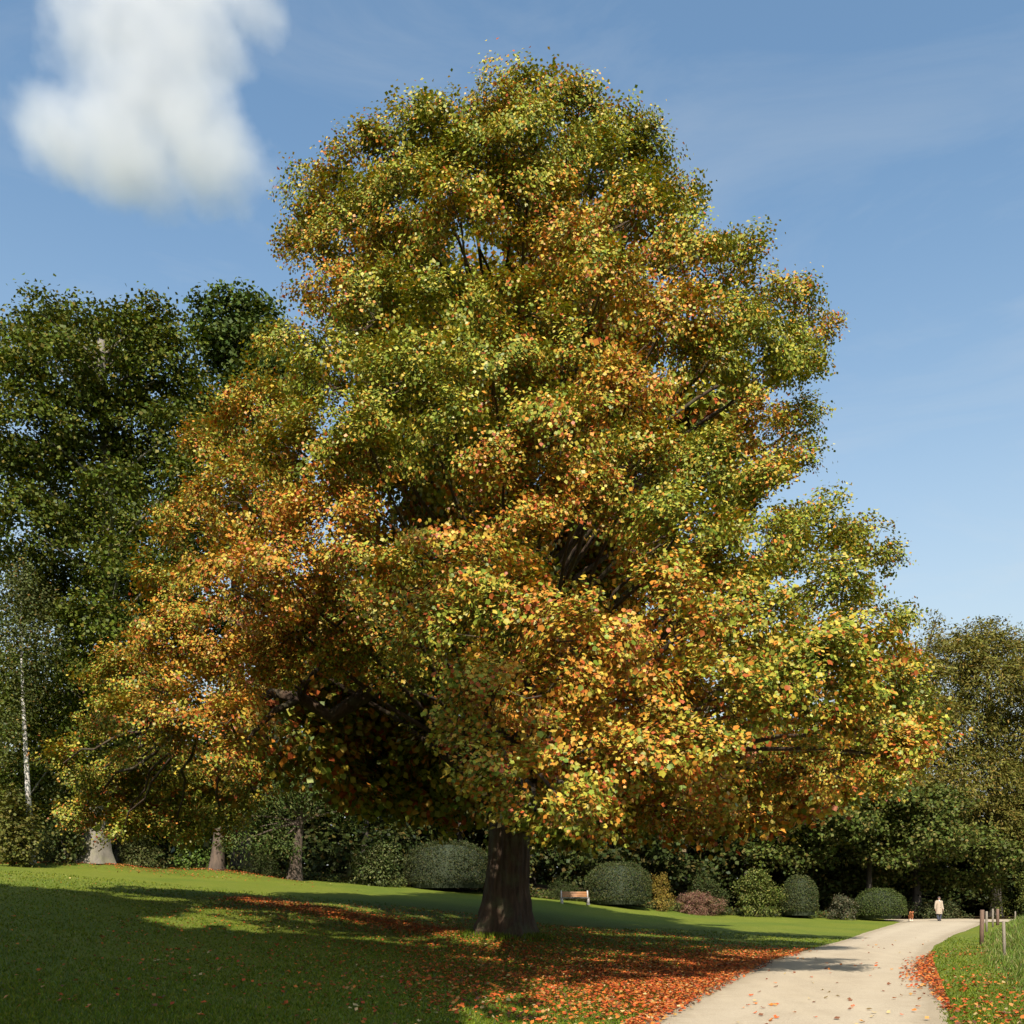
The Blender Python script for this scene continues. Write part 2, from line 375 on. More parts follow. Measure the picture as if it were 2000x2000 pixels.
def trunk_mesh(pts, rad, n=20, flare=1.6, fh=1.2, ridges=5, seed=1):
    """tapering trunk with root flare and buttress ridges"""
    r_ = np.random.default_rng(seed); b = MB()
    pts = np.asarray(pts, float); L = np.r_[0, np.cumsum(np.linalg.norm(np.diff(pts, axis=0), axis=1))]
    m_ = max(10, int(L[-1] / .35)) if L[-1] < 12 else 44
    s = (np.linspace(0, 1, m_) ** 1.6) * L[-1]
    P = np.stack([np.interp(s, L, pts[:, k]) for k in range(3)], 1); rr = np.interp(s, L, rad)
    th = np.linspace(0, 2 * math.pi, n, endpoint=False); ph = r_.random(3) * 6
    fl = 1 + (flare - 1) * np.exp(-s / fh)[:, None] * (1 + .35 * np.cos(ridges * th + ph[0]) + .2 * np.cos((ridges + 2) * th + ph[1]))[None]
    ww = 1 + .04 * np.cos(ridges * th + ph[2] + .2 * s[:, None]) + .025 * r_.normal(size=(m_, n))
    q_ = rr[:, None] * fl * ww
    V = np.stack([P[:, 0, None] + q_ * np.cos(th), P[:, 1, None] + q_ * np.sin(th), np.repeat(P[:, 2, None], n, 1)], -1)
    i, j = np.meshgrid(np.arange(m_ - 1), np.arange(n), indexing='ij')
    q = np.stack([i * n + j, i * n + (j + 1) % n, (i + 1) * n + (j + 1) % n, (i + 1) * n + j], -1).reshape(-1, 4)
    b.add(V.reshape(-1, 3), q, (np.arange(n) + (m_ - 1) * n)[None])
    return b

# ------------------------------------------------------------------ the tulip tree
TX, TY = -.29, 34.5; KT = TY / 40
TZ = float(G(TX, TY)) - .15
tree = thing('tulip_tree', (TX, TY, TZ), 'huge broad tulip tree in gold, green and orange autumn leaf on the lawn', 'tree')
O = np.array([TX, TY, TZ])
tp = np.array([(-.29, TY, TZ), (-.17, TY, 2.6), (0, TY, 6), (.13, TY, 11.2), (.26, TY + .1, 17.3), (.6, TY + .2, 23.3), (1.0, TY + .2, 28.2)])
_trL = np.r_[0, np.cumsum(np.linalg.norm(np.diff(tp, axis=0), axis=1))]
trk = trunk_mesh(tp - O, [.74, .68, .60, .45, .31, .17, .05], 84, 1.55, .9, 5, 4)
_v = trk.V[0].reshape(-1, 84, 3); _th = np.linspace(0, 2 * math.pi, 84, endpoint=False)[None]; _z = _v[:, :, 2]
_rd = np.abs(np.sin(11 * _th + .5 * np.sin(_z * 1.9 + 3 * _th) + .3 * np.sin(_z * 4.1))) ** .7 + .4 * np.sin(23 * _th + np.sin(_z * 3.3 + 5 * _th))
_c = _v.mean(1, keepdims=True); _d = _v - _c; _v += _d * (_rd - .6)[..., None] * .045
trk.build('trunk', BARK, tree, True)
def trunk_at(z): return np.array([np.interp(z, tp[:, 2], tp[:, 0]), np.interp(z, tp[:, 2], tp[:, 1]), z])
# outline half widths of the crown by row, for the depth of each bough
_ry = [100, 200, 300, 400, 520, 600, 700, 850, 1000, 1150, 1300, 1450, 1620]
_rl = [980, 760, 610, 525, 530, 515, 480, 360, 320, 250, 140, 110, 130]
_rr = [1050, 1200, 1290, 1350, 1500, 1570, 1560, 1550, 1680, 1720, 1770, 1760, 1500]
_rd = [3, 6, 7.5, 8.5, 10, 10.5, 11.5, 13, 14.5, 16, 17.5, 18.5, 18.5]
LB = [(1015, 185, 75), (930, 225, 85), (850, 240, 75), (780, 270, 80), (1085, 215, 75), (1150, 250, 70), (1200, 310, 75), (700, 310, 75), (1000, 290, 95),
      (880, 330, 90), (1120, 350, 90), (590, 385, 58), (640, 400, 65), (575, 470, 42), (760, 400, 90), (660, 480, 62), (990, 410, 95), (870, 420, 75), (1200, 420, 85),
      (1270, 390, 55), (760, 480, 70), (640, 560, 88), (720, 610, 95), (850, 620, 100), (980, 600, 85), (1080, 500, 80), (1130, 560, 80), (1290, 500, 85),
      (1380, 520, 75), (1460, 590, 75), (1525, 635, 45), (1240, 640, 95), (1370, 640, 85), (1440, 700, 85), (1500, 690, 50), (560, 690, 80), (490, 800, 82),
      (410, 860, 62), (660, 740, 100), (780, 730, 95), (930, 720, 95), (1070, 700, 95), (1180, 770, 90), (1060, 840, 95), (1420, 790, 60), (1500, 810, 50), (1495, 880, 45),
      (590, 870, 95), (700, 850, 85), (860, 820, 70), (950, 900, 85), (1090, 950, 90), (1200, 890, 80), (1330, 910, 90), (1430, 950, 88), (1330, 700, 60),
      (470, 960, 95), (390, 1010, 80), (620, 1000, 95), (550, 1100, 90), (440, 1110, 95), (330, 1120, 72), (690, 1080, 70), (840, 1050, 80), (920, 1110, 85),
      (760, 1120, 80), (1270, 1020, 100), (1420, 1060, 100), (1540, 1010, 78), (1630, 1050, 58), (1020, 1010, 70), (1340, 1110, 90),
      (340, 1220, 85), (240, 1290, 75), (420, 1250, 75), (380, 1350, 82), (270, 1380, 75), (190, 1350, 45), (310, 1460, 75), (210, 1480, 60), (150, 1480, 42), (420, 1430, 60), (450, 1350, 40),
      (240, 1540, 40), (850, 1210, 80), (980, 1190, 90), (1110, 1220, 95), (1260, 1160, 100), (1400, 1200, 100), (1550, 1140, 95), (1640, 1180, 65),
      (930, 1310, 75), (1050, 1320, 90), (1190, 1320, 100), (1350, 1320, 100), (1500, 1280, 100), (1640, 1290, 85), (1710, 1330, 55), (1600, 1390, 75), (1690, 1430, 50),
      (960, 1450, 65), (1070, 1440, 85), (1200, 1450, 90), (1330, 1440, 90), (1450, 1410, 80), (1560, 1460, 60), (1130, 1555, 42), (1340, 1540, 50), (1000, 1520, 42), (1240, 1530, 55), (1440, 1500, 55)]
LB2 = [(560, 1200, 70), (650, 1165, 72), (720, 1225, 58), (610, 1255, 52), (520, 1260, 52), (760, 1285, 48), (150, 1540, 34), (235, 1565, 36), (330, 1560, 42), (420, 1550, 42), (120, 1440, 40), (480, 1500, 40),
      (900, 1380, 55), (930, 1470, 48), (1010, 1530, 40), (1060, 1515, 45), (1560, 1405, 70), (1490, 1440, 70), (1640, 1425, 58), (1720, 1400, 55), (1660, 1460, 50), (1480, 1330, 80), (1600, 1240, 80), (1650, 1365, 72), (1560, 1345, 78)]
HOLES = [(905, 490, 135, 34), (1335, 765, 62, 55), (1100, 1055, 75, 62), (760, 965, 55, 60), (1120, 640, 40, 25), (630, 1335, 150, 52), (1010, 1390, 60, 28), (1490, 935, 55, 28), (1180, 1130, 55, 40)]
def bough_depth(x, y):
    xl = np.interp(y, _ry, _rl); xr = np.interp(y, _ry, _rr); d = np.interp(y, _ry, _rd)
    rho = (x - (xl + xr) / 2) / ((xr - xl) / 2)
    if x < 800 and y > 1150: d *= .62
    if x > 1000 and y > 1200: rho *= .66
    d *= KT
    return TY - d * math.sqrt(max(0.0, 1 - min(1, abs(rho * 1.08)) ** 2))
lobes = []; back = []; lpx = []
for (x, y, r) in LB + LB2:
    y += 40 * max(0, (420 - y) / 320) if y < 420 else 0
    Y = bough_depth(x, y) + random.uniform(-.8, .8)
    if 1400 < x < 1690 and y > 1380: Y = 32 + random.uniform(-1.3, 1.3)         # shaded boughs under the overhang
    if x < 500 and y > 1440: Y = 36.3 + random.uniform(-1, 1)
    if 1180 < x < 1400 and y > 1500: Y = 30; r *= .8
    c = D(x, y, Y); rw = r * 2000 / 1932 / F * Y
    lobes.append((c, np.array([rw * 1.06, rw * 1.1, rw * .88]))); lpx.append((x, y))
    if y < 1460:
        cb = np.array([c[0] * .84, 2 * TY - Y + random.uniform(-1, 1), c[2] * .97 + .6])
        if cb[1] - TY > 1.5 and random.random() < .72: back.append((cb, np.array([rw, rw, rw * .8]) * 1.15))
for (x, y, r, Y) in [(520, 1330, 70, 46), (610, 1290, 70, 47), (700, 1310, 80, 48), (790, 1300, 80, 47), (860, 1330, 80, 48), (650, 1400, 60, 49), (740, 1420, 75, 49), (830, 1430, 75, 48),
                     (900, 1440, 70, 47), (780, 1510, 60, 50), (860, 1520, 60, 49), (700, 1490, 55, 50), (1000, 1520, 60, 50), (1100, 1545, 60, 50), (1230, 1555, 60, 50), (1350, 1555, 55, 49), (1460, 1530, 55, 48), (1550, 1490, 60, 47), (930, 1500, 50, 50), (1640, 1450, 55, 46), (640, 1170, 80, 45), (720, 1180, 80, 46), (560, 1220, 70, 45), (800, 1230, 70, 46), (1000, 1080, 90, 46), (1120, 1060, 90, 46), (1100, 1150, 80, 45), (1060, 1000, 80, 46), (1330, 770, 80, 45), (1120, 650, 60, 45), (240, 1520, 60, 44), (330, 1530, 60, 45), (400, 1500, 60, 45)]:
    Y *= KT; rw = r * 2000 / 1932 / F * Y; back.append((D(x, y, Y), np.array([rw * 1.1, rw * 1.1, rw * .8])))
# inner shaded foliage
inner = []
for k in range(110):
    c, r = lobes[random.randrange(len(lobes))]
    t = trunk_at(max(5, c[2] - 1)); f = random.uniform(.35, .7)
    if c[2] < 8 and c[0] < 0: continue
    inner.append((t + (c - t) * f, r * .8))
for z_ in np.arange(7.5, 25.5, 1.5):
    row = HOR - (z_ - CAM_H) * F / TY; row *= 1932 / 2000
    hw = (np.interp(row, _ry, _rr) - np.interp(row, _ry, _rl)) / 2 * 2000 / 1932 / F * TY
    for q_ in range(5):
        th = random.uniform(0, 6.28); rr = hw * random.uniform(.2, .5)
        if z_ < 10 and math.cos(th) < 0: continue
        inner.append((np.array([.3 + rr * math.cos(th), TY + .5 + abs(rr * math.sin(th)) * .8, z_]), np.array([1.6, 1.6, 1.2])))
PAL = [(.110, .150, .016), (.235, .255, .030), (.385, .325, .045), (.47, .32, .046), (.49, .20, .028), (.33, .075, .018), (.48, .43, .17)]
ORANGE = [(380, 1130, 190, 1.0), (560, 1110, 120, .7), (620, 560, 100, .6), (1230, 640, 110, .9), (1060, 960, 120, .9), (1100, 800, 110, .5), (880, 1000, 70, 1.2), (380, 1330, 120, .9),
          (1100, 1210, 120, .9), (1250, 1300, 130, .6), (1130, 1460, 170, .4), (1430, 800, 50, 2.2), (990, 460, 100, .4), (1180, 470, 90, .5), (1390, 1210, 100, .4), (700, 900, 120, .3), (1350, 1530, 80, .9), (1550, 1460, 120, .8), (960, 1330, 90, .5)]
GREEN = [(800, 700, 150, .8), (1430, 700, 110, .9), (620, 760, 120, .5), (880, 1080, 120, .8), (260, 1420, 100, .7), (980, 250, 200, .25), (1560, 1180, 120, .45), (1340, 930, 90, .35), (1250, 330, 100, .7), (1440, 1150, 110, .4), (840, 1220, 90, .5)]
def hues(px, py):
    o = sum(a * np.exp(-((px - x) ** 2 + (py - y) ** 2) / (2 * s * s)) for x, y, s, a in ORANGE)
    g = sum(a * np.exp(-((px - x) ** 2 + (py - y) ** 2) / (2 * s * s)) for x, y, s, a in GREEN)
    return o, g
def to_px(P):
    s = 1932 / 2000
    return (1000 + F * P[:, 0] / P[:, 1]) * s, (HOR - F * (P[:, 2] - CAM_H) / P[:, 1]) * s
_kk = unit(np.random.default_rng(5).normal(size=(10, 3))) * np.random.default_rng(6).uniform(2.6, 5.6, (10, 1)) * np.array([1, 1, 1.25])
_kp = np.random.default_rng(8).uniform(0, 6.28, 10)
def clump_noise(P): return np.sin(P @ _kk.T + _kp).sum(1) / math.sqrt(5)
def crown(lobe_list, dens, per, sig, under=.35, cut=-9.0):
    P, Dr, I = sprays(lobe_list, dens, under)
    P = P + rng.normal(size=P.shape) * .14
    px, py = to_px(P)
    keep = np.ones(len(P), bool)
    for (hx, hy, rx, ry) in HOLES:
        e = ((px - hx) / rx) ** 2 + ((py - hy) / ry) ** 2
        keep &= ~((e < .75 + .4 * rng.random(len(P))) & (P[:, 1] < TY + 1))
    keep &= P[:, 2] > 2.3
    keep &= clump_noise(P) > cut + .25 * rng.normal(size=len(P))
    return P[keep], Dr[keep], I[keep]
sets = [(crown(lobes, 15.6, 36, .165, .2, .08), 36, .165), (crown(back, 2.6, 14, .30, .6), 14, .30), (crown(inner, 1.5, 26, .32, .8), 26, .32)]
Vs, Fs, Cs, nv = [], [], [], 0
cand = []
tw = MB()
for si, ((P, Dr, I), per, sig) in enumerate(sets):
    pos, nr, al, own = spray_leaves(P, Dr, per, sig, .6, .75, .45, .34, .34)
    px, py = to_px(P)
    o, g = hues(px, py)
    h = rng.normal(size=len(P)) * .35                                   # each twig turns on its own
    lob_h = rng.normal(size=600) * .25
    big = np.sin(P @ (_kk.T * .38) + _kp[::-1]).sum(1) / math.sqrt(5)
    t = np.clip(.17 + .44 * o - .30 * g + .11 * big + .30 * h + .45 * lob_h[I], 0, 1)[:, None]
    wts = (1 - t) ** 1.6 * np.array([[.75, 1.2, .55, .14, .06, .015, .03]]) + t ** 1.1 * np.array([[.06, .22, .50, .75, 1.0, .50, .03]])
    col = sample_pal(PAL, wts[own], len(pos), .84, .13)
    size = rng.uniform(.058, .106, len(pos)) if si == 0 else rng.uniform(.22, .32, len(pos)) if si == 1 else rng.uniform(.14, .22, len(pos))
    near = (pos[:, 1] < 22.5) & (pos[:, 2] < 10) if si == 0 else np.zeros(len(pos), bool)
    for msk, shp in ((near, TULIP), (~near, BROAD)):
        if not msk.any(): continue
        V, Fa, c = leaf_geo(pos[msk], nr[msk], size[msk] * (1 if shp is TULIP else 1.12), col[msk], shp, al[msk])
        Vs.append(V - O); Fs.append(Fa + nv); Cs.append(c); nv += len(V)
    print('set', si, len(pos), near.sum())
    if si == 0:
        for k in range(0, len(P), 10):
            c0 = lobes[I[k]][0]; a = P[k] - O; b = c0 - O
            mid = (a + b) / 2 + np.array([0, 0, -.12])
            tw.tube([b + (a - b) * .25, mid, a], [.022, .014, .006], 3, False)
crown_o = link('crown', np_mesh('crown', np.concatenate(Vs), [np.concatenate(Fs)], LEAF, np.concatenate(Cs)), tree)
tag(crown_o, kind='stuff')
print('main leaves', nv // 6)
tag(tw.build('twigs', BARK, tree), kind='stuff')
lp = np.array([trunk_at(7.4), D(880, 1225, 33.2), D(800, 1240, 32.4), D(720, 1292, 31.9), D(625, 1352, 31.6), D(570, 1318, 31.4), D(512, 1308, 31.3), D(440, 1350, 31.2), D(380, 1350, 31)])
for k, (c, r) in enumerate(lobes + back[:25]):
    d = np.hypot(c[0] - TX, c[1] - TY)
    z0 = np.clip(c[2] - .55 * d - 1.0, 4.0, 27.5); a = trunk_at(z0)
    if d < .8: continue
    midp = (a + c) / 2 + np.array([0, 0, .12 * d * (1 if c[2] > 9 else 1.3)])
    if c[0] < -3 and c[2] < 9.2:                                     # low left boughs spring from the crooked limb
        q_ = lp[2 + int(np.argmin(np.linalg.norm(lp[2:] - c, axis=1)))]; a = q_; midp = (a + c) / 2 + np.array([0, 0, .4]); d = np.linalg.norm(c - a) * .6
    if k >= len(lobes): d *= .4
    pts = bez(a, midp, c, 9) + np.r_[np.zeros((1, 3)), rng.normal(size=(7, 3)) * .09, np.zeros((1, 3))]
    b = MB(); r0 = .03 + .0075 * d
    b.tube(pts - O, np.linspace(r0, .028, 9), 7, False, .05); b.build('branch', BARK, tree, True)
# the low crooked limb that shows in the gap on the left
b = MB(); b.tube(lp - O, [.34, .31, .28, .26, .23, .20, .16, .10, .05], 9, False, .05); b.build('branch', BARK, tree, True)
b = MB(); b.tube(np.array([D(570, 1318, 31.4), D(520, 1340, 31), D(480, 1380, 30.9), D(440, 1440, 30.7)]) - O, [.12, .1, .07, .03], 7, False, .05); b.build('branch', BARK, tree, True)
# the biggest leaves on the lowest boughs, singly
leaf_meshes = []
for k, cc in enumerate([(.36, .24, .025), (.38, .15, .018), (.18, .20, .018), (.30, .26, .025), (.26, .065, .014), (.11, .15, .014)]):
    V, Fa, c = leaf_geo(np.zeros((1, 3)), np.array([[0, 0, 1.]]), 1.0, np.array([cc]), TULIP, np.array([[0, 1., 0]]))
    T = TULIP[0] - np.array([0, .45, 0])
    leaf_meshes.append(np_mesh('leaf', T, [TULIP[1]], LEAF, np.repeat(np.array([cc]), 6, 0)))
P, Dr, I = sets[0][0]
px, py = to_px(P)
fr = np.where((P[:, 1] < 25.5) & (py > 1100) & (Dr[:, 1] < -.15))[0]
fr = fr[np.argsort(P[fr, 1])][:900]; rng.shuffle(fr)
for k in fr[:300]:
    nrm = Vector(Dr[k] * .7 + np.array([0, -.35, .35]) + rng.normal(size=3) * .3).normalized()
    o = link('leaf', random.choice(leaf_meshes), crown_o)
    q_ = nrm.to_track_quat('Z', 'Y') @ Matrix.Rotation(random.uniform(2.2, 4.1), 4, 'Z').to_quaternion()
    o.rotation_mode = 'QUATERNION'; o.rotation_quaternion = q_
    o.location = P[k] - O + Dr[k] * .25 + rng.normal(size=3) * .15; o.scale = (random.uniform(.105, .145),) * 3

# ------------------------------------------------------------------ other trees
def foliage_tree(name, base, lobes, pal, wts, label, cat='tree', group=None, dens=1.6, per=26, sig=.4, size=(.16, .26), shape=BROAD, trunk=None, tr=.4,
                 barkm=None, flare=1.5, limbs=True, up=.6, flat=.5, under=.4, droop=0.0, rnd=.6, fh=.9, matl=None, nobr=False):
    base = np.asarray(base, float)
    t = thing(name, tuple(base), label, cat, group)
    P, Dr, I = sprays(lobes, dens, under)
    pos, nr, al, own = spray_leaves(P, Dr, per, sig, flat, .45, up, rnd)
    if droop:
        e = rng.random(len(pos)) ** 1.5
        pos[:, 2] -= e * droop; 
    tone = np.exp(rng.normal(size=len(lobes)) * .10)
    col = sample_pal(pal, wts, len(pos)) * tone[I][own][:, None]
    V, Fa, c = leaf_geo(pos, nr, rng.uniform(*size, len(pos)), col, shape, al)
    tag(link('crown', np_mesh('crown', V - base, [Fa], matl or LEAFB, c), t), kind='stuff')
    if trunk is not None:
        tp_ = np.asarray(trunk, float)
        rad = np.linspace(tr, tr * .25, len(tp_))
        trunk_mesh(tp_ - base, rad, 18, flare, fh, 5, len(name)).build('trunk', barkm or BARKD, t, True)
        if limbs:
            for (cc, r) in lobes:
                d = np.linalg.norm(cc[:2] - tp_[0][:2])
                z0 = np.clip(cc[2] - .6 * d, tp_[0][2] + .3 * (tp_[-1][2] - tp_[0][2]), tp_[-1][2] - .2)
                a = np.array([np.interp(z0, tp_[:, 2], tp_[:, q]) for q in range(3)])
                b = MB(); b.tube(bez(a, (a + cc) / 2 + np.array([0, 0, .1 * d]), cc, 6) - base, np.linspace(.06 + .014 * d, .03, 6), 6, False, .06)
                b.build('branch', barkm or BARKD, t, True)
    return t
def px_lobes(lst, Y, jit=1.5, k=1.1, flat=.85, dy=None):
    out = []
    for it in lst:
        x, y, r = it[:3]; YY = (it[3] if len(it) > 3 else Y) + random.uniform(-jit, jit)
        rw = r * 2000 / 1932 / F * YY
        out.append((D(x, y, YY), np.array([rw * k, rw * k, rw * k * flat])))
    return out
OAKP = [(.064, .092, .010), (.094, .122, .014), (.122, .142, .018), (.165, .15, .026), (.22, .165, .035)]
A = [(15, 1470, 50, 60), (80, 1450, 50, 60), (130, 1470, 50, 59), (30, 1540, 45, 60), (110, 1540, 45, 59), (10, 1330, 50, 60), (70, 1350, 50, 60), (130, 1390, 50, 60), (195, 1000, 58, 52.5), (205, 1090, 52, 52.5), (190, 1180, 55, 52), (215, 920, 50, 52.5), (170, 1280, 50, 52), (230, 1050, 40, 52.5), (78, 592, 36), (105, 640, 48), (165, 603, 32), (160, 650, 40), (226, 612, 30), (225, 650, 46), (290, 600, 32), (285, 645, 44), (332, 650, 34), (18, 650, 42), (45, 615, 26), (25, 720, 60), (110, 700, 70), (200, 715, 70), (290, 720, 70), (350, 740, 42),
     (60, 810, 75), (160, 810, 75), (250, 810, 70), (330, 820, 55), (20, 890, 65), (110, 910, 80), (200, 900, 65), (290, 910, 68), (350, 900, 40), (50, 1000, 75), (140, 1010, 65), (270, 1010, 62), (330, 990, 48),
     (40, 1100, 70), (120, 1110, 65), (240, 1110, 55), (310, 1080, 45), (80, 1200, 75), (180, 1190, 62), (250, 1180, 50), (30, 1290, 65), (120, 1300, 70), (200, 1290, 60), (250, 1260, 40), (90, 1390, 60), (180, 1380, 50), (20, 1390, 50)]
bA = D(180, 1637, 55); bA[2] = float(G(bA[0], bA[1])) - .1
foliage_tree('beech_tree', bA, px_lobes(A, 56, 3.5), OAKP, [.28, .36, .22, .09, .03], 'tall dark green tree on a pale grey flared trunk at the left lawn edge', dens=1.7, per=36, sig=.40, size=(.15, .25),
             trunk=[bA, D(181, 1560, 55), D(190, 1400, 55.3), D(205, 1100, 55.8), D(200, 850, 56), D(190, 640, 56)], tr=.74, barkm=BARKG, flare=1.45, fh=.8)
Bb = [(440, 585, 38), (400, 600, 30), (480, 610, 40), (395, 660, 38), (450, 660, 50), (500, 660, 45), (420, 700, 25), (490, 740, 55), (440, 790, 50), (540, 720, 50), (390, 800, 38), (400, 870, 50), (480, 860, 50), (350, 960, 40), (380, 1050, 55), (300, 1120, 45), (330, 1210, 60), (270, 1290, 55), (400, 1180, 60), (480, 1000, 70)]
bB = D(455, 1660, 66); bB[2] = float(G(bB[0], bB[1])) - .1
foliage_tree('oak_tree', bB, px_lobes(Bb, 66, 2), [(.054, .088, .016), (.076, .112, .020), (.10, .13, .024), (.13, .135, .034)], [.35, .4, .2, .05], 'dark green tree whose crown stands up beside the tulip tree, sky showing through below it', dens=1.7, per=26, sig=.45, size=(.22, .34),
             trunk=[bB, D(450, 1300, 66), D(440, 900, 66), D(450, 640, 66)], tr=.5)
# second grey trunk
b2 = D(408, 1650, 58); b2[2] = float(G(b2[0], b2[1])) - .1
foliage_tree('lime_tree', b2, px_lobes([(400, 1480, 50), (450, 1440, 55), (360, 1440, 55), (420, 1380, 60), (390, 1300, 60), (380, 1520, 30), (430, 1540, 28)], 59, 1.5), OAKP, [.3, .4, .2, .1, 0], 'grey brown trunk with dark leaves close under the left boughs of the tulip tree', dens=1.1, per=24, sig=.4,
             size=(.15, .24), trunk=[b2, D(412, 1590, 58), D(415, 1500, 58.2), D(410, 1300, 58.5)], tr=.40, barkm=BARKB, flare=1.3)
b3 = D(556, 1667, 60); b3[2] = float(G(b3[0], b3[1])) - .1
YEWP = [(.068, .105, .024), (.09, .125, .03), (.115, .14, .036), (.16, .14, .05)]
foliage_tree('conifer_tree', b3, px_lobes([(590, 1390, 55), (640, 1420, 48), (560, 1440, 55, 59), (620, 1480, 50, 59), (590, 1500, 40, 59), (650, 1530, 35), (530, 1480, 45, 59), (590, 1440, 45, 58.8), (510, 1500, 45, 58.5), (490, 1560, 45, 58.5), (530, 1590, 30, 58.5), (455, 1590, 35, 58.5), (450, 1540, 38, 58.5), (620, 1340, 50), (560, 1340, 50), (680, 1380, 40), (660, 1490, 30)], 60.2, .6, 1.1, .8),
             YEWP, [.3, .35, .25, .1], 'feathery green tree with a bare reddish brown trunk behind the crooked limb', dens=1.7, per=30, sig=.34, size=(.16, .26), shape=LONG, trunk=[b3, D(561, 1600, 60), D(570, 1520, 60), D(585, 1400, 60.3), D(600, 1300, 60.5)], tr=.33, barkm=BARKB, flare=1.45, droop=.5, limbs=True)
# weeping birch at the far left
b4 = D(62, 1625, 52.5); b4[2] = float(G(b4[0], b4[1])) - .1
m, n, l, p = mat('birch_bark')
v = coord(n, l, (2.5, 2.5, 5))
l.new(ramp(n, l, noise(n, l, 1.0, 4, .6, v), [(.38, (.05, .045, .04)), (.46, (.42, .38, .34)), (.7, (.55, .52, .48))]), p.inputs['Base Color']); p.inputs['Roughness'].default_value = .7
foliage_tree('birch_tree', b4, px_lobes([(15, 1100, 42), (70, 1130, 38), (25, 1180, 42), (80, 1200, 36), (42, 1260, 34), (5, 1340, 30), (98, 1390, 22, 52.5), (5, 1400, 28), (35, 1075, 28), (48, 1300, 20)], 49.6, .3, 1.0, 1.0), [(.075, .092, .026), (.098, .115, .032), (.125, .13, .036), (.20, .12, .03)], [.35, .4, .2, .05],
             'grey green weeping birch with a thin white trunk at the far left', dens=2.6, per=34, sig=.3, size=(.10, .17), shape=OVAL, limbs=False, trunk=[b4, D(53, 1500, 51), D(48, 1400, 51), D(44, 1330, 51), D(41, 1240, 51), D(40, 1130, 51)], tr=.15, barkm=m, flare=1.2, droop=1.4)
# right: hornbeams
HBP = [(.115, .118, .020), (.155, .145, .028), (.20, .168, .035), (.235, .16, .038)]
H1 = [(1820, 1192, 12), (1850, 1178, 12), (1845, 1200, 20), (1880, 1182, 10), (1905, 1196, 13), (1925, 1215, 14), (1790, 1215, 12), (1850, 1225, 42), (1810, 1240, 38), (1900, 1240, 38), (1940, 1280, 45), (1790, 1300, 52), (1870, 1300, 62), (1930, 1350, 55), (1820, 1380, 65), (1900, 1410, 65), (1960, 1430, 60), (1840, 1470, 65), (1920, 1500, 62), (1870, 1550, 50), (1940, 1570, 45), (1980, 1520, 60)]
b5 = D(1880, 1738, 86); b5[2] = float(G(b5[0], b5[1])) - .1
foliage_tree('hornbeam_tree', b5, px_lobes(H1, 86, 2.5), HBP, [.3, .35, .25, .1], 'tall brownish green tree with wispy upright top at the right edge', dens=1.6, per=30, sig=.5, size=(.25, .44), shape=LONG,
             trunk=[b5, D(1880, 1600, 86), D(1870, 1400, 86), D(1860, 1230, 86)], tr=.4, droop=.3, flat=.45)
H2 = [(1766, 1168, 7), (1765, 1185, 9), (1764, 1205, 12), (1765, 1228, 18), (1715, 1222, 12), (1740, 1270, 40), (1720, 1330, 50), (1770, 1360, 50), (1700, 1410, 50), (1760, 1440, 58), (1720, 1500, 55), (1790, 1500, 50), (1650, 1430, 55), (1640, 1350, 60), (1590, 1470, 60), (1700, 1250, 30)]
b6 = D(1730, 1738, 82); b6[2] = float(G(b6[0], b6[1])) - .1
foliage_tree('hornbeam_tree', b6, px_lobes(H2, 82, 2), HBP, [.2, .35, .28, .17], 'brownish green tree just right of the tulip tree\'s lower boughs, behind the person', dens=1.6, per=30, sig=.5, size=(.25, .42), shape=LONG,
             trunk=[b6, D(1730, 1500, 82), D(1725, 1290, 82)], tr=.35, droop=.3, flat=.45)
H3 = [(1730, 1655, 26, 82), (1790, 1660, 26, 82), (1670, 1655, 26, 82), (1850, 1655, 28, 82), (1610, 1650, 24, 81), (1760, 1640, 26, 81), (1480, 1560, 42), (1530, 1540, 48), (1590, 1550, 50), (1650, 1560, 50), (1710, 1570, 50), (1770, 1580, 48), (1830, 1590, 42), (1560, 1600, 35), (1500, 1620, 25), (1640, 1610, 28), (1690, 1620, 26), (1600, 1500, 50), (1680, 1510, 50), (1760, 1520, 50), (1450, 1610, 26), (1890, 1610, 30), (1930, 1630, 30)]
b7 = D(1640, 1735, 80); b7[2] = float(G(b7[0], b7[1])) - .1
foliage_tree('beech_tree', b7, px_lobes(H3, 77.5, 1.5, 1.1, .7), [(.06, .085, .015), (.09, .11, .02), (.12, .125, .03), (.15, .12, .03)], [.35, .35, .2, .1], 'spreading green tree overhanging the clipped domes and the dark hollow', dens=1.6, per=30, sig=.42, size=(.2, .32), shape=BROAD,
             trunk=[b7, D(1640, 1650, 80), D(1642, 1560, 80)], tr=.3, droop=.4, flat=.4, limbs=False)
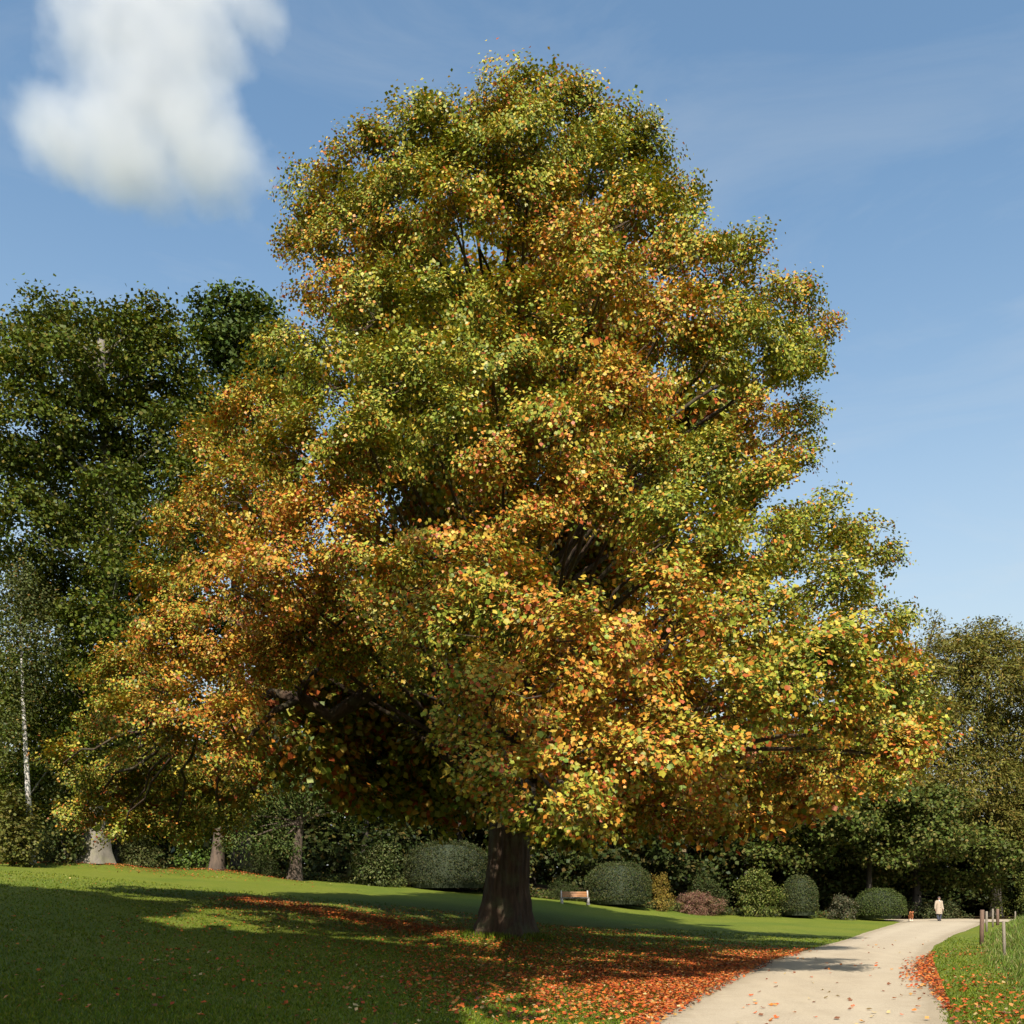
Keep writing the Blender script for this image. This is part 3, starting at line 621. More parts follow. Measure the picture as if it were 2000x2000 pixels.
# upright wisps over the right crown
# central wood behind the lawn
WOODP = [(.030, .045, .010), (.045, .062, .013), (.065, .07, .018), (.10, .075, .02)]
WL = ['dark tree deep in the wood behind the left lawn edge', 'dark tree of the wood just behind the beech trunk', 'dark tree in the wood left of the bare reddish trunk', 'dark tree in the wood right of the bare reddish trunk', 'dark tree of the wood behind the long clipped hedge', 'dark tree of the wood behind the tulip trunk', 'dark tree of the wood straight behind the bench', 'dark tree of the wood behind the golden shrub', 'dark tree of the wood behind the rhododendron', 'dark tree behind the tall clipped dome', 'dark tree behind the low clipped dome', 'dark tree behind the person in the coat', 'dark tree behind the fence stakes at the right', 'dark tree in the wood at the far left edge']
WX = [-38, -27, -19, -10.5, -4, 1.5, 7.5, 13.5, 19.5, 25, 31, 37, 45, -46]
wood_proto = []
for k, X in enumerate(WX):
    Yb = float(wood_edge(X)) + 9 + (k % 3) * 2.2; zb = float(G(X, Yb)) - .1; hgt = [12.5, 12, 12.5, 13, 12, 13.5, 13, 12, 13, 12, 10.5, 10, 10, 13][k]
    if k < 4:
        H0 = 12.5; ls = []
        for q_ in range(30):
            th = random.uniform(0, 6.28); zz = random.uniform(1.3, H0); rr = 4.4 * math.sqrt(max(.12, 1 - (zz / H0) ** 2)) * random.uniform(.4, 1)
            ls.append((np.array([X + rr * math.cos(th), Yb + rr * math.sin(th), zb + zz]), np.array([1.5, 1.5, 1.1]) * random.uniform(.8, 1.25)))
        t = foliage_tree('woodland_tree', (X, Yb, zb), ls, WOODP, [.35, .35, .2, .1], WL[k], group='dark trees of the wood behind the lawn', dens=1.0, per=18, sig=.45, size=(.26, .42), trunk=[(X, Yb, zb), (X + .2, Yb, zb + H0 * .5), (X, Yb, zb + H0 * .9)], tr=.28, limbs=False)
        wood_proto.append(t)
    else:
        src = wood_proto[k % 4]; t = src.copy(); COL.objects.link(t); t.location = (X, Yb, zb); t.rotation_euler.z = k * 1.7; t.scale = (1.05, 1.05, hgt / 12.5); t['label'] = WL[k]
        for ch in list(src.children):
            c_ = ch.copy(); COL.objects.link(c_); c_.parent = t
# the far side of the wood, one dark mass
N = 40000
X = rng.uniform(-75, 80, N); Y = rng.uniform(92, 112, N); zt = 10.5 + 2.2 * np.sin(X * .31) + 1.3 * np.sin(X * .83 + 1) - .035 * np.maximum(X, 0)
Z = G(X, Y) + zt * rng.random(N) ** 1.15
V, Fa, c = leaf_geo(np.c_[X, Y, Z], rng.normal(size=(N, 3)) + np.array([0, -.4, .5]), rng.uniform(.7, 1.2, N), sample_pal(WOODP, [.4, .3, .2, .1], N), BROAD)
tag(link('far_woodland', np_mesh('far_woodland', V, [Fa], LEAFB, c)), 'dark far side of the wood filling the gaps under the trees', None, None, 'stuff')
# the tree beside the photographer that shades the near lawn
random.seed(31)
for k, (X, Y, hgt, rr, lab) in enumerate([(-7.6, .5, 28, 7.0, 'tall leafy tree standing left of the photographer, shading the near lawn'), (-17.6, 3.5, 32, 7.8, 'tall leafy tree farther left of the photographer, shading the left lawn'), (-31.5, 9, 28, 7.5, 'tall leafy tree farthest left of the photographer, shading the lawn\'s left edge')]):
    zb = float(G(X, Y)) - .1; ls = []
    for q_ in range(85):
        th = random.uniform(0, 6.28); z_ = random.uniform(12.5, hgt); f = (z_ - 12) / (hgt - 12); r_ = rr * math.sqrt(max(.1, 1 - (2 * f - .9) ** 2 * .8)) * random.uniform(.3, .92)
        ls.append((np.array([X + r_ * math.cos(th), Y + r_ * math.sin(th), zb + z_]), np.array([1.7, 1.7, 1.2])))
    foliage_tree('lime_tree', (X, Y, zb), ls, OAKP, [.2, .3, .3, .2, 0], lab, group='trees beside the photographer', dens=.9, per=4, sig=.5, size=(.85, 1.3), trunk=[(X, Y, zb), (X, Y, zb + 12), (X, Y, zb + hgt * .85)], tr=.4)

random.seed(12)
# ------------------------------------------------------------------ shrubs and clipped domes
def shrub(name, x0, x1, y0, y1, Y, pal, wts, label, size=(.09, .15), dens=4.5, per=18, sig=.16, shape=OVAL, nl=9, group=None, droop=0, up=.5):
    xc = (x0 + x1) / 2; base = D(xc, y1, Y); base[2] = float(G(base[0], Y)) - .05
    top = D(xc, y0, Y)[2]; wx = (x1 - x0) * 2000 / 1932 / F * Y / 2; h = max(.3, top - base[2]); ls = []
    for k in range(nl):
        a = random.uniform(0, 6.28); q_ = random.uniform(0, .62); zz = random.uniform(.25, .72)
        if k == 0: a, q_, zz = 0, 0, .72
        if k in (1, 2, 3): a, q_, zz = k * 2.1, .38, .20
        s = random.uniform(.30, .42) * min(1.6, max(wx, .5) / max(wx, .5))
        ls.append((base + np.array([wx * q_ * math.cos(a), min(wx, 1.2) * q_ * math.sin(a), h * zz]), np.array([wx * s, min(wx, 1.4) * s * 1.1, h * .30])))
    t = thing(name, tuple(base), label, 'shrub', group)
    P, Dr, I = sprays(ls, dens, .6)
    P = P[P[:, 2] > base[2] + .04]; Dr = unit(P - (base + np.array([0, 0, h * .3])))
    pos, nr, al, own = spray_leaves(P, Dr, per, sig, .7, .5, up, .6)
    pos[:, 2] = np.maximum(pos[:, 2] - (rng.random(len(pos)) ** 2 * droop if droop else 0), base[2] + .03)
    V, Fa, c = leaf_geo(pos, nr, rng.uniform(*size, len(pos)), sample_pal(pal, wts, len(pos)), shape, al)
    tag(link('foliage', np_mesh('foliage', V - base, [Fa], LEAFB, c), t), kind='stuff')
    b = MB()
    for (c0, r) in ls: b.tube(bez((0, 0, 0), (c0 - base) * np.array([.3, .3, .6]), c0 - base, 5), np.linspace(.035, .01, 5), 5, False)
    b.build('stems', BARKD, t)
    return t
def clipped(name, x0, x1, y0, y1, Y, label, pal, box=.0, cat='hedge', depth=None, n=9000, size=(.06, .12), sq=2.0):
    """tight clipped evergreen: superellipsoid of small leaves over a twiggy core"""
    xc = (x0 + x1) / 2; base = D(xc, y1, Y); base[2] = float(G(base[0], Y)) - .06
    wx = (x1 - x0) * 2000 / 1932 / F * Y / 2; h = D(xc, y0, Y)[2] - base[2]; dy = depth or wx
    t = thing(name, tuple(base), label, cat)
    d = unit(rng.normal(size=(n, 3))); d[:, 2] = np.abs(d[:, 2]) * 1.0 - .28
    e = 2 / sq
    sp = lambda u: np.sign(u) * np.abs(u) ** e
    lat = np.arcsin(np.clip(unit(d)[:, 2], -1, 1)); lon = np.arctan2(d[:, 1], d[:, 0])
    S = np.stack([sp(np.cos(lat)) * sp(np.cos(lon)), sp(np.cos(lat)) * sp(np.sin(lon)), sp(np.sin(lat))], -1)
    ctr = np.array([0, 0, h * .38]); ax = np.array([wx, dy, h * .62])
    lump = 1 + .035 * np.sin(S[:, 0] * 7 + 2) * np.sin(S[:, 2] * 6 + S[:, 1] * 5) + .03 * np.sin(S[:, 0] * 13 + S[:, 1] * 9) * np.sin(S[:, 2] * 15 + 1) + rng.normal(size=n) * .03
    pos = ctr + S * ax * lump[:, None]; low = pos[:, 2] < .05
    pos[low, 2] = rng.uniform(.03, h * .40, low.sum()); pos[low, :2] = (unit(pos[low][:, :2]) if sq < 2.2 else S[low][:, :2] / np.abs(S[low][:, :2]).max(1, keepdims=True) * .86) * np.array([wx, dy]) * (1 + rng.normal(size=(low.sum(), 1)) * .02)
    nr = S / ax + 0; nr = unit(nr) * .7 + rng.normal(size=(n, 3)) * .75
    V, Fa, c = leaf_geo(pos, nr, rng.uniform(*size, n), sample_pal(pal, [1] * len(pal), n), OVAL, unit(S) + np.array([0, 0, .6]))
    tag(link('foliage', np_mesh('foliage', V, [Fa], LEAFB, c), t), kind='stuff')
    b = MB(); la = np.linspace(-.5, math.pi / 2 - .02, 12); lo = np.linspace(0, 2 * math.pi, 24, endpoint=False)
    La, Lo = np.meshgrid(la, lo, indexing='ij')
    C = np.stack([sp(np.cos(La)) * sp(np.cos(Lo)), sp(np.cos(La)) * sp(np.sin(Lo)), sp(np.sin(La))], -1) * ax * .90 + ctr
    i, j = np.meshgrid(np.arange(11), np.arange(24), indexing='ij')
    q = np.stack([i * 24 + j, i * 24 + (j + 1) % 24, (i + 1) * 24 + (j + 1) % 24, (i + 1) * 24 + j], -1).reshape(-1, 4)
    b.add(C.reshape(-1, 3), q); b.build('twiggy_core', CORE, t, True)
    return t
CORE = simple('dense_twigs', (.030, .042, .014), .9, .4, 30, .6)
DG = [(.040, .058, .016), (.054, .072, .020), (.070, .084, .024), (.10, .095, .032)]
LG = [(.10, .14, .025), (.14, .18, .035), (.18, .20, .04)]
OG = [(.085, .10, .03), (.11, .12, .035), (.14, .13, .045)]
shrub('shrub', -25, 72, 1478, 1645, 50.3, [(.09, .10, .02), (.13, .13, .028), (.17, .15, .035)], [1, 1, .8], 'yellowish green leafy shrub at the left edge below the birch', (.12, .2), 3.2, 18, .22, BROAD, 12, droop=.2)
shrub('shrub', 90, 160, 1370, 1640, 53.5, [(.06, .085, .02), (.10, .11, .025), (.15, .13, .03)], [1, .8, .4], 'tall dark shrub between the birch and the pale grey trunk', (.12, .2), 2.6, 18, .25, BROAD, 12, droop=.2)
shrub('yew_shrub', 55, 148, 1555, 1645, 54, DG, [1, 1, 1, .3], 'low dark yew beside the pale grey trunk', (.07, .13), 5, 20, .15, LONG, 10)
shrub('shrub', 212, 322, 1560, 1645, 57, OG, [1, 1, .6], 'grey green mounded shrub right of the pale grey trunk', (.08, .14), 5, 18, .16, OVAL, 12, droop=.1)
shrub('shrub', 320, 405, 1560, 1655, 58, [(.07, .12, .02), (.10, .15, .028), (.14, .18, .035)], [1, 1, .7], 'fresh green low shrub in front of the second grey trunk', (.1, .16), 4.5, 18, .18, BROAD, 10, droop=.15)
shrub('yew_shrub', 432, 540, 1595, 1667, 59, DG, [1, 1, 1, .4], 'low dark yew left of the bare reddish trunk', (.07, .12), 5.5, 20, .14, LONG, 10)
shrub('laurel_shrub', 640, 775, 1590, 1688, 62, [(.07, .095, .025), (.11, .13, .04), (.16, .16, .06)], [1, 1, .5], 'laurel with pale layered leaves left of the long clipped hedge', (.13, .2), 3.4, 16, .2, OVAL, 12, droop=.2)
clipped('clipped_hedge', 765, 925, 1588, 1694, 64, 'long dark clipped hedge behind the trunk of the tulip tree, on the left', [tuple(x * .72 for x in c_) for c_ in DG], n=16000, depth=2.0, sq=2.5)
shrub('shrub', 880, 1010, 1560, 1690, 66, [(.09, .095, .025), (.13, .12, .035), (.17, .13, .035)], [1, 1, .7], 'olive brown shrub directly behind the tulip trunk', (.13, .2), 2.6, 16, .22, BROAD, 12, droop=.4)
shrub('yew_shrub', 1010, 1115, 1655, 1704, 66.5, DG, [1, 1, 1, .2], 'low dark yew behind the bench', (.07, .12), 5.5, 20, .14, LONG, 10)
clipped('clipped_dome', 1108, 1226, 1628, 1709, 65.5, 'dark clipped dome right of the bench, taller than the bench', DG, n=13000, sq=2.5)
shrub('golden_shrub', 1220, 1278, 1648, 1712, 66.5, [(.26, .20, .035), (.32, .22, .045), (.22, .13, .03)], [1, 1, .5], 'golden brown shrub right of the bench dome', (.07, .11), 8, 16, .12, OVAL, 9)
shrub('heather_shrub', 1262, 1380, 1683, 1721, 67.5, [(.22, .10, .075), (.30, .15, .11), (.20, .13, .06), (.30, .22, .12)], [1, 1, .7, .3], 'low pinkish heather mound in front of the dark bushes', (.05, .09), 11, 18, .1, OVAL, 12)
shrub('shrub', 1270, 1390, 1648, 1716, 69, DG, [1, 1, 1, .6], 'low dark bush behind the pinkish heather', (.09, .14), 4.5, 18, .15, OVAL, 10)
shrub('rhododendron', 1368, 1486, 1642, 1727, 69, [(.08, .11, .02), (.13, .16, .03), (.21, .21, .05), (.30, .28, .10)], [1, 1, .8, .25], 'glossy yellowish green rhododendron between heather and tall clipped dome', (.1, .16), 5, 18, .16, OVAL, 13)
clipped('clipped_dome', 1476, 1541, 1652, 1729, 71, 'narrow tall clipped dome right of the rhododendron', DG, n=9000, sq=2.3)
shrub('ground_cover', 1548, 1628, 1690, 1731, 72, [(.07, .08, .04), (.11, .11, .06), (.17, .13, .08)], [1, 1, .6], 'low greyish ground cover between the two right clipped domes', (.07, .12), 7, 18, .12, OVAL, 10)
clipped('clipped_dome', 1614, 1706, 1676, 1736, 73.5, 'low rounded clipped dome nearest the dog', [(.05, .075, .016), (.066, .09, .02), (.085, .10, .026)], n=11000, sq=2.1)
shrub('ground_cover', 1690, 1850, 1700, 1738, 79.5, [(.05, .07, .025), (.09, .10, .035), (.13, .12, .05)], [1, 1, .5], 'low dark hedge plants along the lane behind the person', (.1, .16), 5, 16, .16, OVAL, 14)
shrub('sapling', 1862, 1902, 1610, 1735, 81, [(.14, .16, .03), (.20, .20, .04)], [1, 1], 'light green sapling behind the fence stakes', (.12, .2), 3.6, 16, .2, OVAL, 9, droop=.2)
shrub('sapling', 1905, 1950, 1640, 1735, 82, [(.12, .15, .03), (.18, .19, .04)], [1, 1], 'light green young shrub at the right edge behind the bank', (.12, .2), 3.4, 16, .2, OVAL, 8, droop=.2)

N = 15000
X = rng.uniform(-45, 29, N); dY = rng.gamma(1.6, 1.1, N); Y = wood_edge(X) - .5 + dY; hgt = (.12 + .5 * (.5 + .5 * np.sin(X * 1.3) * np.sin(X * .47 + 2))) * np.clip(dY, .15, 1)
V, Fa, c = leaf_geo(np.c_[X, Y, G(X, Y) + .05 + hgt * rng.random(N)], rng.normal(size=(N, 3)) * .6 + np.array([0, -.3, .8]), rng.uniform(.12, .24, N), sample_pal(WOODP + [(.09, .11, .02), (.15, .10, .03)], [.2, .3, .2, .1, .3, .1], N), BROAD)
tag(link('undergrowth', np_mesh('undergrowth', V, [Fa], LEAFB, c)), 'low leafy undergrowth along the edge of the wood', None, None, 'stuff')
# ------------------------------------------------------------------ grass and fallen leaves
def visible(X, Y): return np.abs(X) < Y * .53
def scatter_grass(N, ymax):
    iy = rng.uniform(1 / ymax, 1 / 11.2, N); Y = 1 / iy
    X = rng.uniform(-.52, .52, N) * Y
    return X, Y
X, Y = scatter_grass(165000, 46)
n0 = len(X); th = rng.uniform(0, 6.28, 2600); r_ = 1.0 + rng.exponential(.22, 2600)
X = np.r_[X, TX + r_ * np.cos(th)]; Y = np.r_[Y, TY - .1 + r_ * np.sin(th)]; tuft = np.arange(len(X)) >= n0
k = (X < edgeL(Y) + .16 * rng.random(len(X)) ** 2) | (X > edgeR(Y) - .16 * rng.random(len(X)) ** 2); X = X[k]; Y = Y[k]; tuft = tuft[k]
N = len(X); Z = G(X, Y); hh = rng.uniform(.03, .065, N) * np.where(tuft, 3.2, 1.0); ww = .004 + .0006 * Y
a = rng.uniform(0, 6.28, N); ln = rng.normal(size=(N, 2)) * .022
V = np.stack([np.stack([X - ww * np.cos(a), Y - ww * np.sin(a), Z], -1), np.stack([X + ww * np.cos(a), Y + ww * np.sin(a), Z], -1), np.stack([X + ln[:, 0], Y + ln[:, 1], Z + hh], -1)], 1)
c = sample_pal([(.075, .13, .006), (.13, .18, .010), (.19, .22, .016), (.22, .20, .035)], [.3, .4, .25, .05], N)
tag(link('grass', np_mesh('grass', V.reshape(-1, 3), [np.arange(3 * N).reshape(-1, 3)], GRASSM, np.repeat(c, 3, 0))), 'short mown grass blades of the lawn', None, None, 'stuff')
# rough grass on the bank
N = 48000
Y = 1 / rng.uniform(1 / 72, 1 / 20, N); v_ = 1.5 + rng.gamma(1.8, 1.7, N); X = edgeR(Y) + v_
k = (X < Y * .56) & ~((Y > 69.5) & (Y < 79)); X = X[k]; Y = Y[k]; v_ = v_[k]; N = len(X); Z = G(X, Y) - .02
cl = .5 + .5 * np.sin(X * 2.3 + np.sin(Y * 1.1) * 2) * np.sin(Y * 1.7)
hh = (.12 + .42 * np.clip((v_ - 1.5) / 1.3, 0, 1)) * rng.uniform(.45, 1.1, N) * (.7 + .45 * cl)
a = rng.uniform(0, 6.28, N); ww = rng.uniform(.006, .012, N) * (1 + Y / 60); le = rng.normal(size=(N, 2)) * .32 * hh[:, None] + np.array([.03, -.02])
w2 = np.stack([ww * np.cos(a), ww * np.sin(a), 0 * a], -1); B = np.stack([X, Y, Z], -1)
Mid = B + np.stack([le[:, 0] * .35, le[:, 1] * .35, hh * .6], -1); Tp = B + np.stack([le[:, 0], le[:, 1], hh], -1)
V = np.stack([B - w2, B + w2, Mid + w2 * .8, Mid - w2 * .8, Tp], 1)
I5 = (np.arange(N) * 5)[:, None]
c = sample_pal([(.10, .17, .02), (.14, .21, .03), (.22, .25, .05), (.34, .30, .12)], [.3, .35, .2, .15], N)
tag(link('rough_grass', np_mesh('rough_grass', V.reshape(-1, 3), [I5 + np.array([0, 1, 2, 3]), I5 + np.array([3, 2, 4])], GRASSM, np.repeat(c, 5, 0))), 'long rough grass on the bank right of the path', None, None, 'stuff')
# fallen leaves
FP = [(.46, .09, .020), (.50, .15, .026), (.34, .06, .016), (.42, .21, .06), (.15, .06, .03), (.5, .36, .16)]
def litter_pos():
    L = []
    n1 = 12000; th = rng.uniform(0, 6.28, n1); r = 11.5 * rng.random(n1) ** .7
    L.append(np.c_[TX + r * np.cos(th) * .95, TY - 3 + r * np.sin(th) * 1.25])
    n2 = 21000; Y = rng.triangular(15, 23, 37, n2); L.append(np.c_[edgeL(Y) - rng.exponential(2.2, n2) + .12, Y])           # left of the path
    n4 = 2500; Y = 1 / rng.uniform(1 / 34, 1 / 15, n4); L.append(np.c_[edgeL(Y) + np.abs(rng.normal(size=n4)) * .25 - .1, Y])
    n3 = 7000; s = rng.random(n3); X = -11 + 9.8 * s; L.append(np.c_[X + rng.normal(size=n3) * .4, 40.5 - 4.5 * s + rng.normal(size=n3) * 1.1])
    n5 = 1100; Y = 1 / rng.uniform(1 / 44, 1 / 14, n5); L.append(np.c_[rng.uniform(-.52, .12, n5) * Y, Y])
    n6 = 2200; Y = np.clip(rng.normal(25.5, 3.6, n6), 17.5, 34); L.append(np.c_[edgeR(Y) - rng.exponential(.28, n6) * np.exp(-((Y - 26) / 6) ** 2) + .10, Y])   # drift at the right edge
    n7 = 1300; Y = 1 / rng.uniform(1 / 36, 1 / 14.5, n7); cl_ = np.floor(rng.random(n7) * 60).astype(int); cx = rng.uniform(.1, 3.2, 60); cyy = 1 / rng.uniform(1 / 36, 1 / 14.5, 60)
    Y = cyy[cl_] + rng.normal(size=n7) * .6; L.append(np.c_[edgeR(Y) + np.abs(cx[cl_] + rng.normal(size=n7) * .45) + .05, Y])
    n8 = 1800; th = rng.uniform(0, 6.28, n8); r = np.abs(rng.normal(size=n8)); L.append(np.c_[-22 + r * np.cos(th) * 4.5, 54.6 + r * np.sin(th) * 1.3])
    n9 = 900; L.append(np.c_[-16.3 + rng.normal(size=n9) * 2.2, 57.4 + rng.normal(size=n9) * .6])
    L = np.concatenate(L)
    L = L[~((L[:, 0] / L[:, 1] < -.11) & (L[:, 1] < 33.5) & (rng.random(len(L)) < .6))]
    return L[(L[:, 1] > 13.5) & (np.abs(L[:, 0]) < L[:, 1] * .54)]
XY = litter_pos()
on_path = (XY[:, 0] > edgeL(XY[:, 1]) + .45) & (XY[:, 0] < edgeR(XY[:, 1]) - .8)
XY = XY[~on_path]
# those nearest the camera lie singly
dist = XY[:, 1]; order = np.argsort(dist + rng.random(len(dist)) * 5)
single = order[:190]; rest = order[190:]
N = len(rest); Q = XY[rest]; inp = (Q[:, 0] > edgeL(Q[:, 1])) & (Q[:, 0] < edgeR(Q[:, 1]))
Z = G(Q[:, 0], Q[:, 1]) + np.where(inp, .05, .045) + rng.random(N) * .02
nr = np.c_[rng.normal(size=(N, 2)) * .42, np.ones(N)]
colr = sample_pal(FP, [.3, .25, .2, .12, .1, .03], N)
V, Fa, c = leaf_geo(np.c_[Q, Z], nr, rng.uniform(.045, .10, N), colr, BROAD)
tag(link('leaf_litter', np_mesh('leaf_litter', V, [Fa], LEAFD, c)), 'drifts of rusty fallen leaves under the tulip tree and along the path', None, None, 'stuff')
fl_meshes = []
for cc in [FP[0], FP[1], FP[3], FP[4], (.40, .30, .14)]:
    T = (TULIP[0] - np.array([0, .45, 0])) * np.array([1, 1, 2.2]); T[3, 2] = .05; T[2, 2] += .12
    fl_meshes.append(np_mesh('fallen_leaf', T, [TULIP[1]], LEAFD, np.repeat(np.array([cc]), 6, 0)))
FLC = ['rusty red', 'orange brown', 'golden', 'dark brown', 'pale tan']
def lay_leaf(x, y, lab, grp, dz):
    ci = random.randrange(5); lab = lab.replace('COL', FLC[ci])
    o = link('fallen_leaf', fl_meshes[ci], None, (x, y, float(G(x, y)) + dz))
    o.rotation_euler = (random.gauss(0, .25), random.gauss(0, .25), random.uniform(0, 6.28)); o.scale = (random.uniform(.06, .10),) * 3
    tag(o, lab, 'leaf', grp)
for k in single:
    x, y = XY[k]
    if edgeL(y) < x < edgeR(y): continue
    if x < edgeL(y): lay_leaf(x, y, 'COL fallen leaf on the lawn ' + ('close to the path' if edgeL(y) - x < 1.2 else 'a few steps left of the path' if edgeL(y) - x < 4 else 'far left of the path'), 'fallen leaves on the left lawn', .05)
    else: lay_leaf(x, y, 'COL fallen leaf on the grass verge right of the path', 'fallen leaves on the right verge', .05)
for k in range(110):
    y = 1 / random.uniform(1 / 45, 1 / 14.5); s = random.betavariate(1.2, 1.2); x = edgeL(y) + (edgeR(y) - edgeL(y)) * (.06 + .9 * s)
    lay_leaf(float(x), y, 'COL fallen leaf on the ' + ('left side' if s < .33 else 'middle' if s < .67 else 'right side') + ' of the gravel path, ' + ('near the camera' if y < 20 else 'farther off'), 'fallen leaves on the gravel path', .055)

# ------------------------------------------------------------------ bench
def bench():
    x, Y = 3.82, 62.2; zb = float(G(x, Y))
    t = thing('park_bench', (x, Y, zb), 'park bench with orange wooden back and pale concrete ends before the dark hedge', 'bench', rz=R(4))
    wood = simple('bench_wood', (.40, .17, .05), .5, .25, 3, .2, (1, 12, 12)); grey = simple('weathered_wood', (.36, .30, .27), .7, .2, 4, .2, (1, 12, 12)); con = simple('pale_concrete', (.52, .47, .42), .85, .15, 20, .3)
    tl = Matrix.Rotation(R(-18), 3, 'X')
    for k in range(3):
        b = MB(); b.box((0, .20 + .045 * k, .52 + .115 * k), (1.72, .035, .10), tl); b.build('backrest_slat', wood, t)
    for k in range(4):
        b = MB(); b.box((0, -.23 + .105 * k, .42 - .008 * k), (1.72, .09, .04)); b.build('seat_slat', grey if k == 0 else wood, t)
    for s in (-1, 1):
        b = MB(); b.box((s * .80, -.02, .20), (.13, .46, .44), None, .03); b.box((s * .80, .20, .62), (.075, .07, .50), tl); b.box((s * .80, -.02, .03), (.17, .54, .08)); b.build('end_support', con, t)
bench()
# ------------------------------------------------------------------ fence stakes
PB = simple('stake_wood', (.17, .10, .065), .85, .35, 6, .5, (8, 8, 1)); PG = simple('grey_stake_wood', (.26, .215, .16), .85, .3, 6, .5, (8, 8, 1))
def stake(px, top, Y, h, r, lab, m_, lean=0.0):
    s = 1932 / 2000; x = (px - 1000) / F * Y; zt = CAM_H - (top - HOR) / F * Y; zb = float(G(x, Y)) - .12
    t = thing('fence_stake', (x, Y, zb), lab, 'post', 'wooden stakes along the bank')
    H = zt - zb; b = MB()
    b.tube([(0, 0, 0), (lean * .4, 0, H * .5), (lean, 0, H - .015), (lean, 0, H)], [r, r * .97, r * .93, r * .7], 10, True, .02); b.build('shaft', m_, t)
    b = MB(); b.tube([(lean - r * 1.05, -.005, H - .16), (lean + r * 1.05, -.005, H - .16)], .006, 5); b.build('staple', PG, t)
stake(1917, 1777, 38.6, 1.2, .082, 'thick reddish brown stake standing at the path bend, nearest the path', PB, .03)
stake(1962, 1799, 30.2, 1.1, .048, 'thin grey stake in the rough grass, nearest the camera', PG, -.03)
stake(1927, 1780, 52, 1.0, .06, 'thin pale stake just right of the thick reddish stake', PG)
stake(1939, 1775, 60, 1.1, .055, 'thin pale stake, third along the bend behind the thick one', PG)
stake(1948.5, 1775, 64, 1.1, .095, 'thicker brown stake at the far end of the bend', PB)
stake(1983, 1780, 62, 1.0, .045, 'small stake standing alone on the bank top at the right edge', PG)

# ------------------------------------------------------------------ person and dog: one skinned body each
def skin_body(name, verts, edges, radii, material, parent, root=0, sub=2):
    me = bpy.data.meshes.new(name); me.from_pydata([tuple(v) for v in verts], edges, []); o = bpy.data.objects.new(name + '_rig', me); COL.objects.link(o)
    sk = o.modifiers.new('skin', 'SKIN'); sk.use_smooth_shade = True
    for k, r_ in enumerate(radii): me.skin_vertices[0].data[k].radius = (r_, r_) if np.ndim(r_) == 0 else r_; me.skin_vertices[0].data[k].use_root = (k == root)
    ss = o.modifiers.new('sub', 'SUBSURF'); ss.levels = sub; ss.render_levels = sub
    dg = bpy.context.evaluated_depsgraph_get(); dg.update()
    m2 = bpy.data.meshes.new_from_object(o.evaluated_get(dg)); m2.name = name
    bpy.data.objects.remove(o); m2.materials.clear(); m2.materials.append(material)
    return link(name, m2, parent)
def rings(b, prof, n=20, open_=False):
    """loft of ellipses (cx, cy, z, rx, ry)"""
    th = np.linspace(0, 2 * math.pi, n, endpoint=False); V = []
    for (cx, cy_, z, rx, ry) in prof: V.append(np.c_[cx + rx * np.cos(th), cy_ + ry * np.sin(th), np.full(n, z)])
    m_ = len(prof); i, j = np.meshgrid(np.arange(m_ - 1), np.arange(n), indexing='ij')
    q = np.stack([i * n + j, i * n + (j + 1) % n, (i + 1) * n + (j + 1) % n, (i + 1) * n + j], -1).reshape(-1, 4)
    b.add(np.concatenate(V), q)
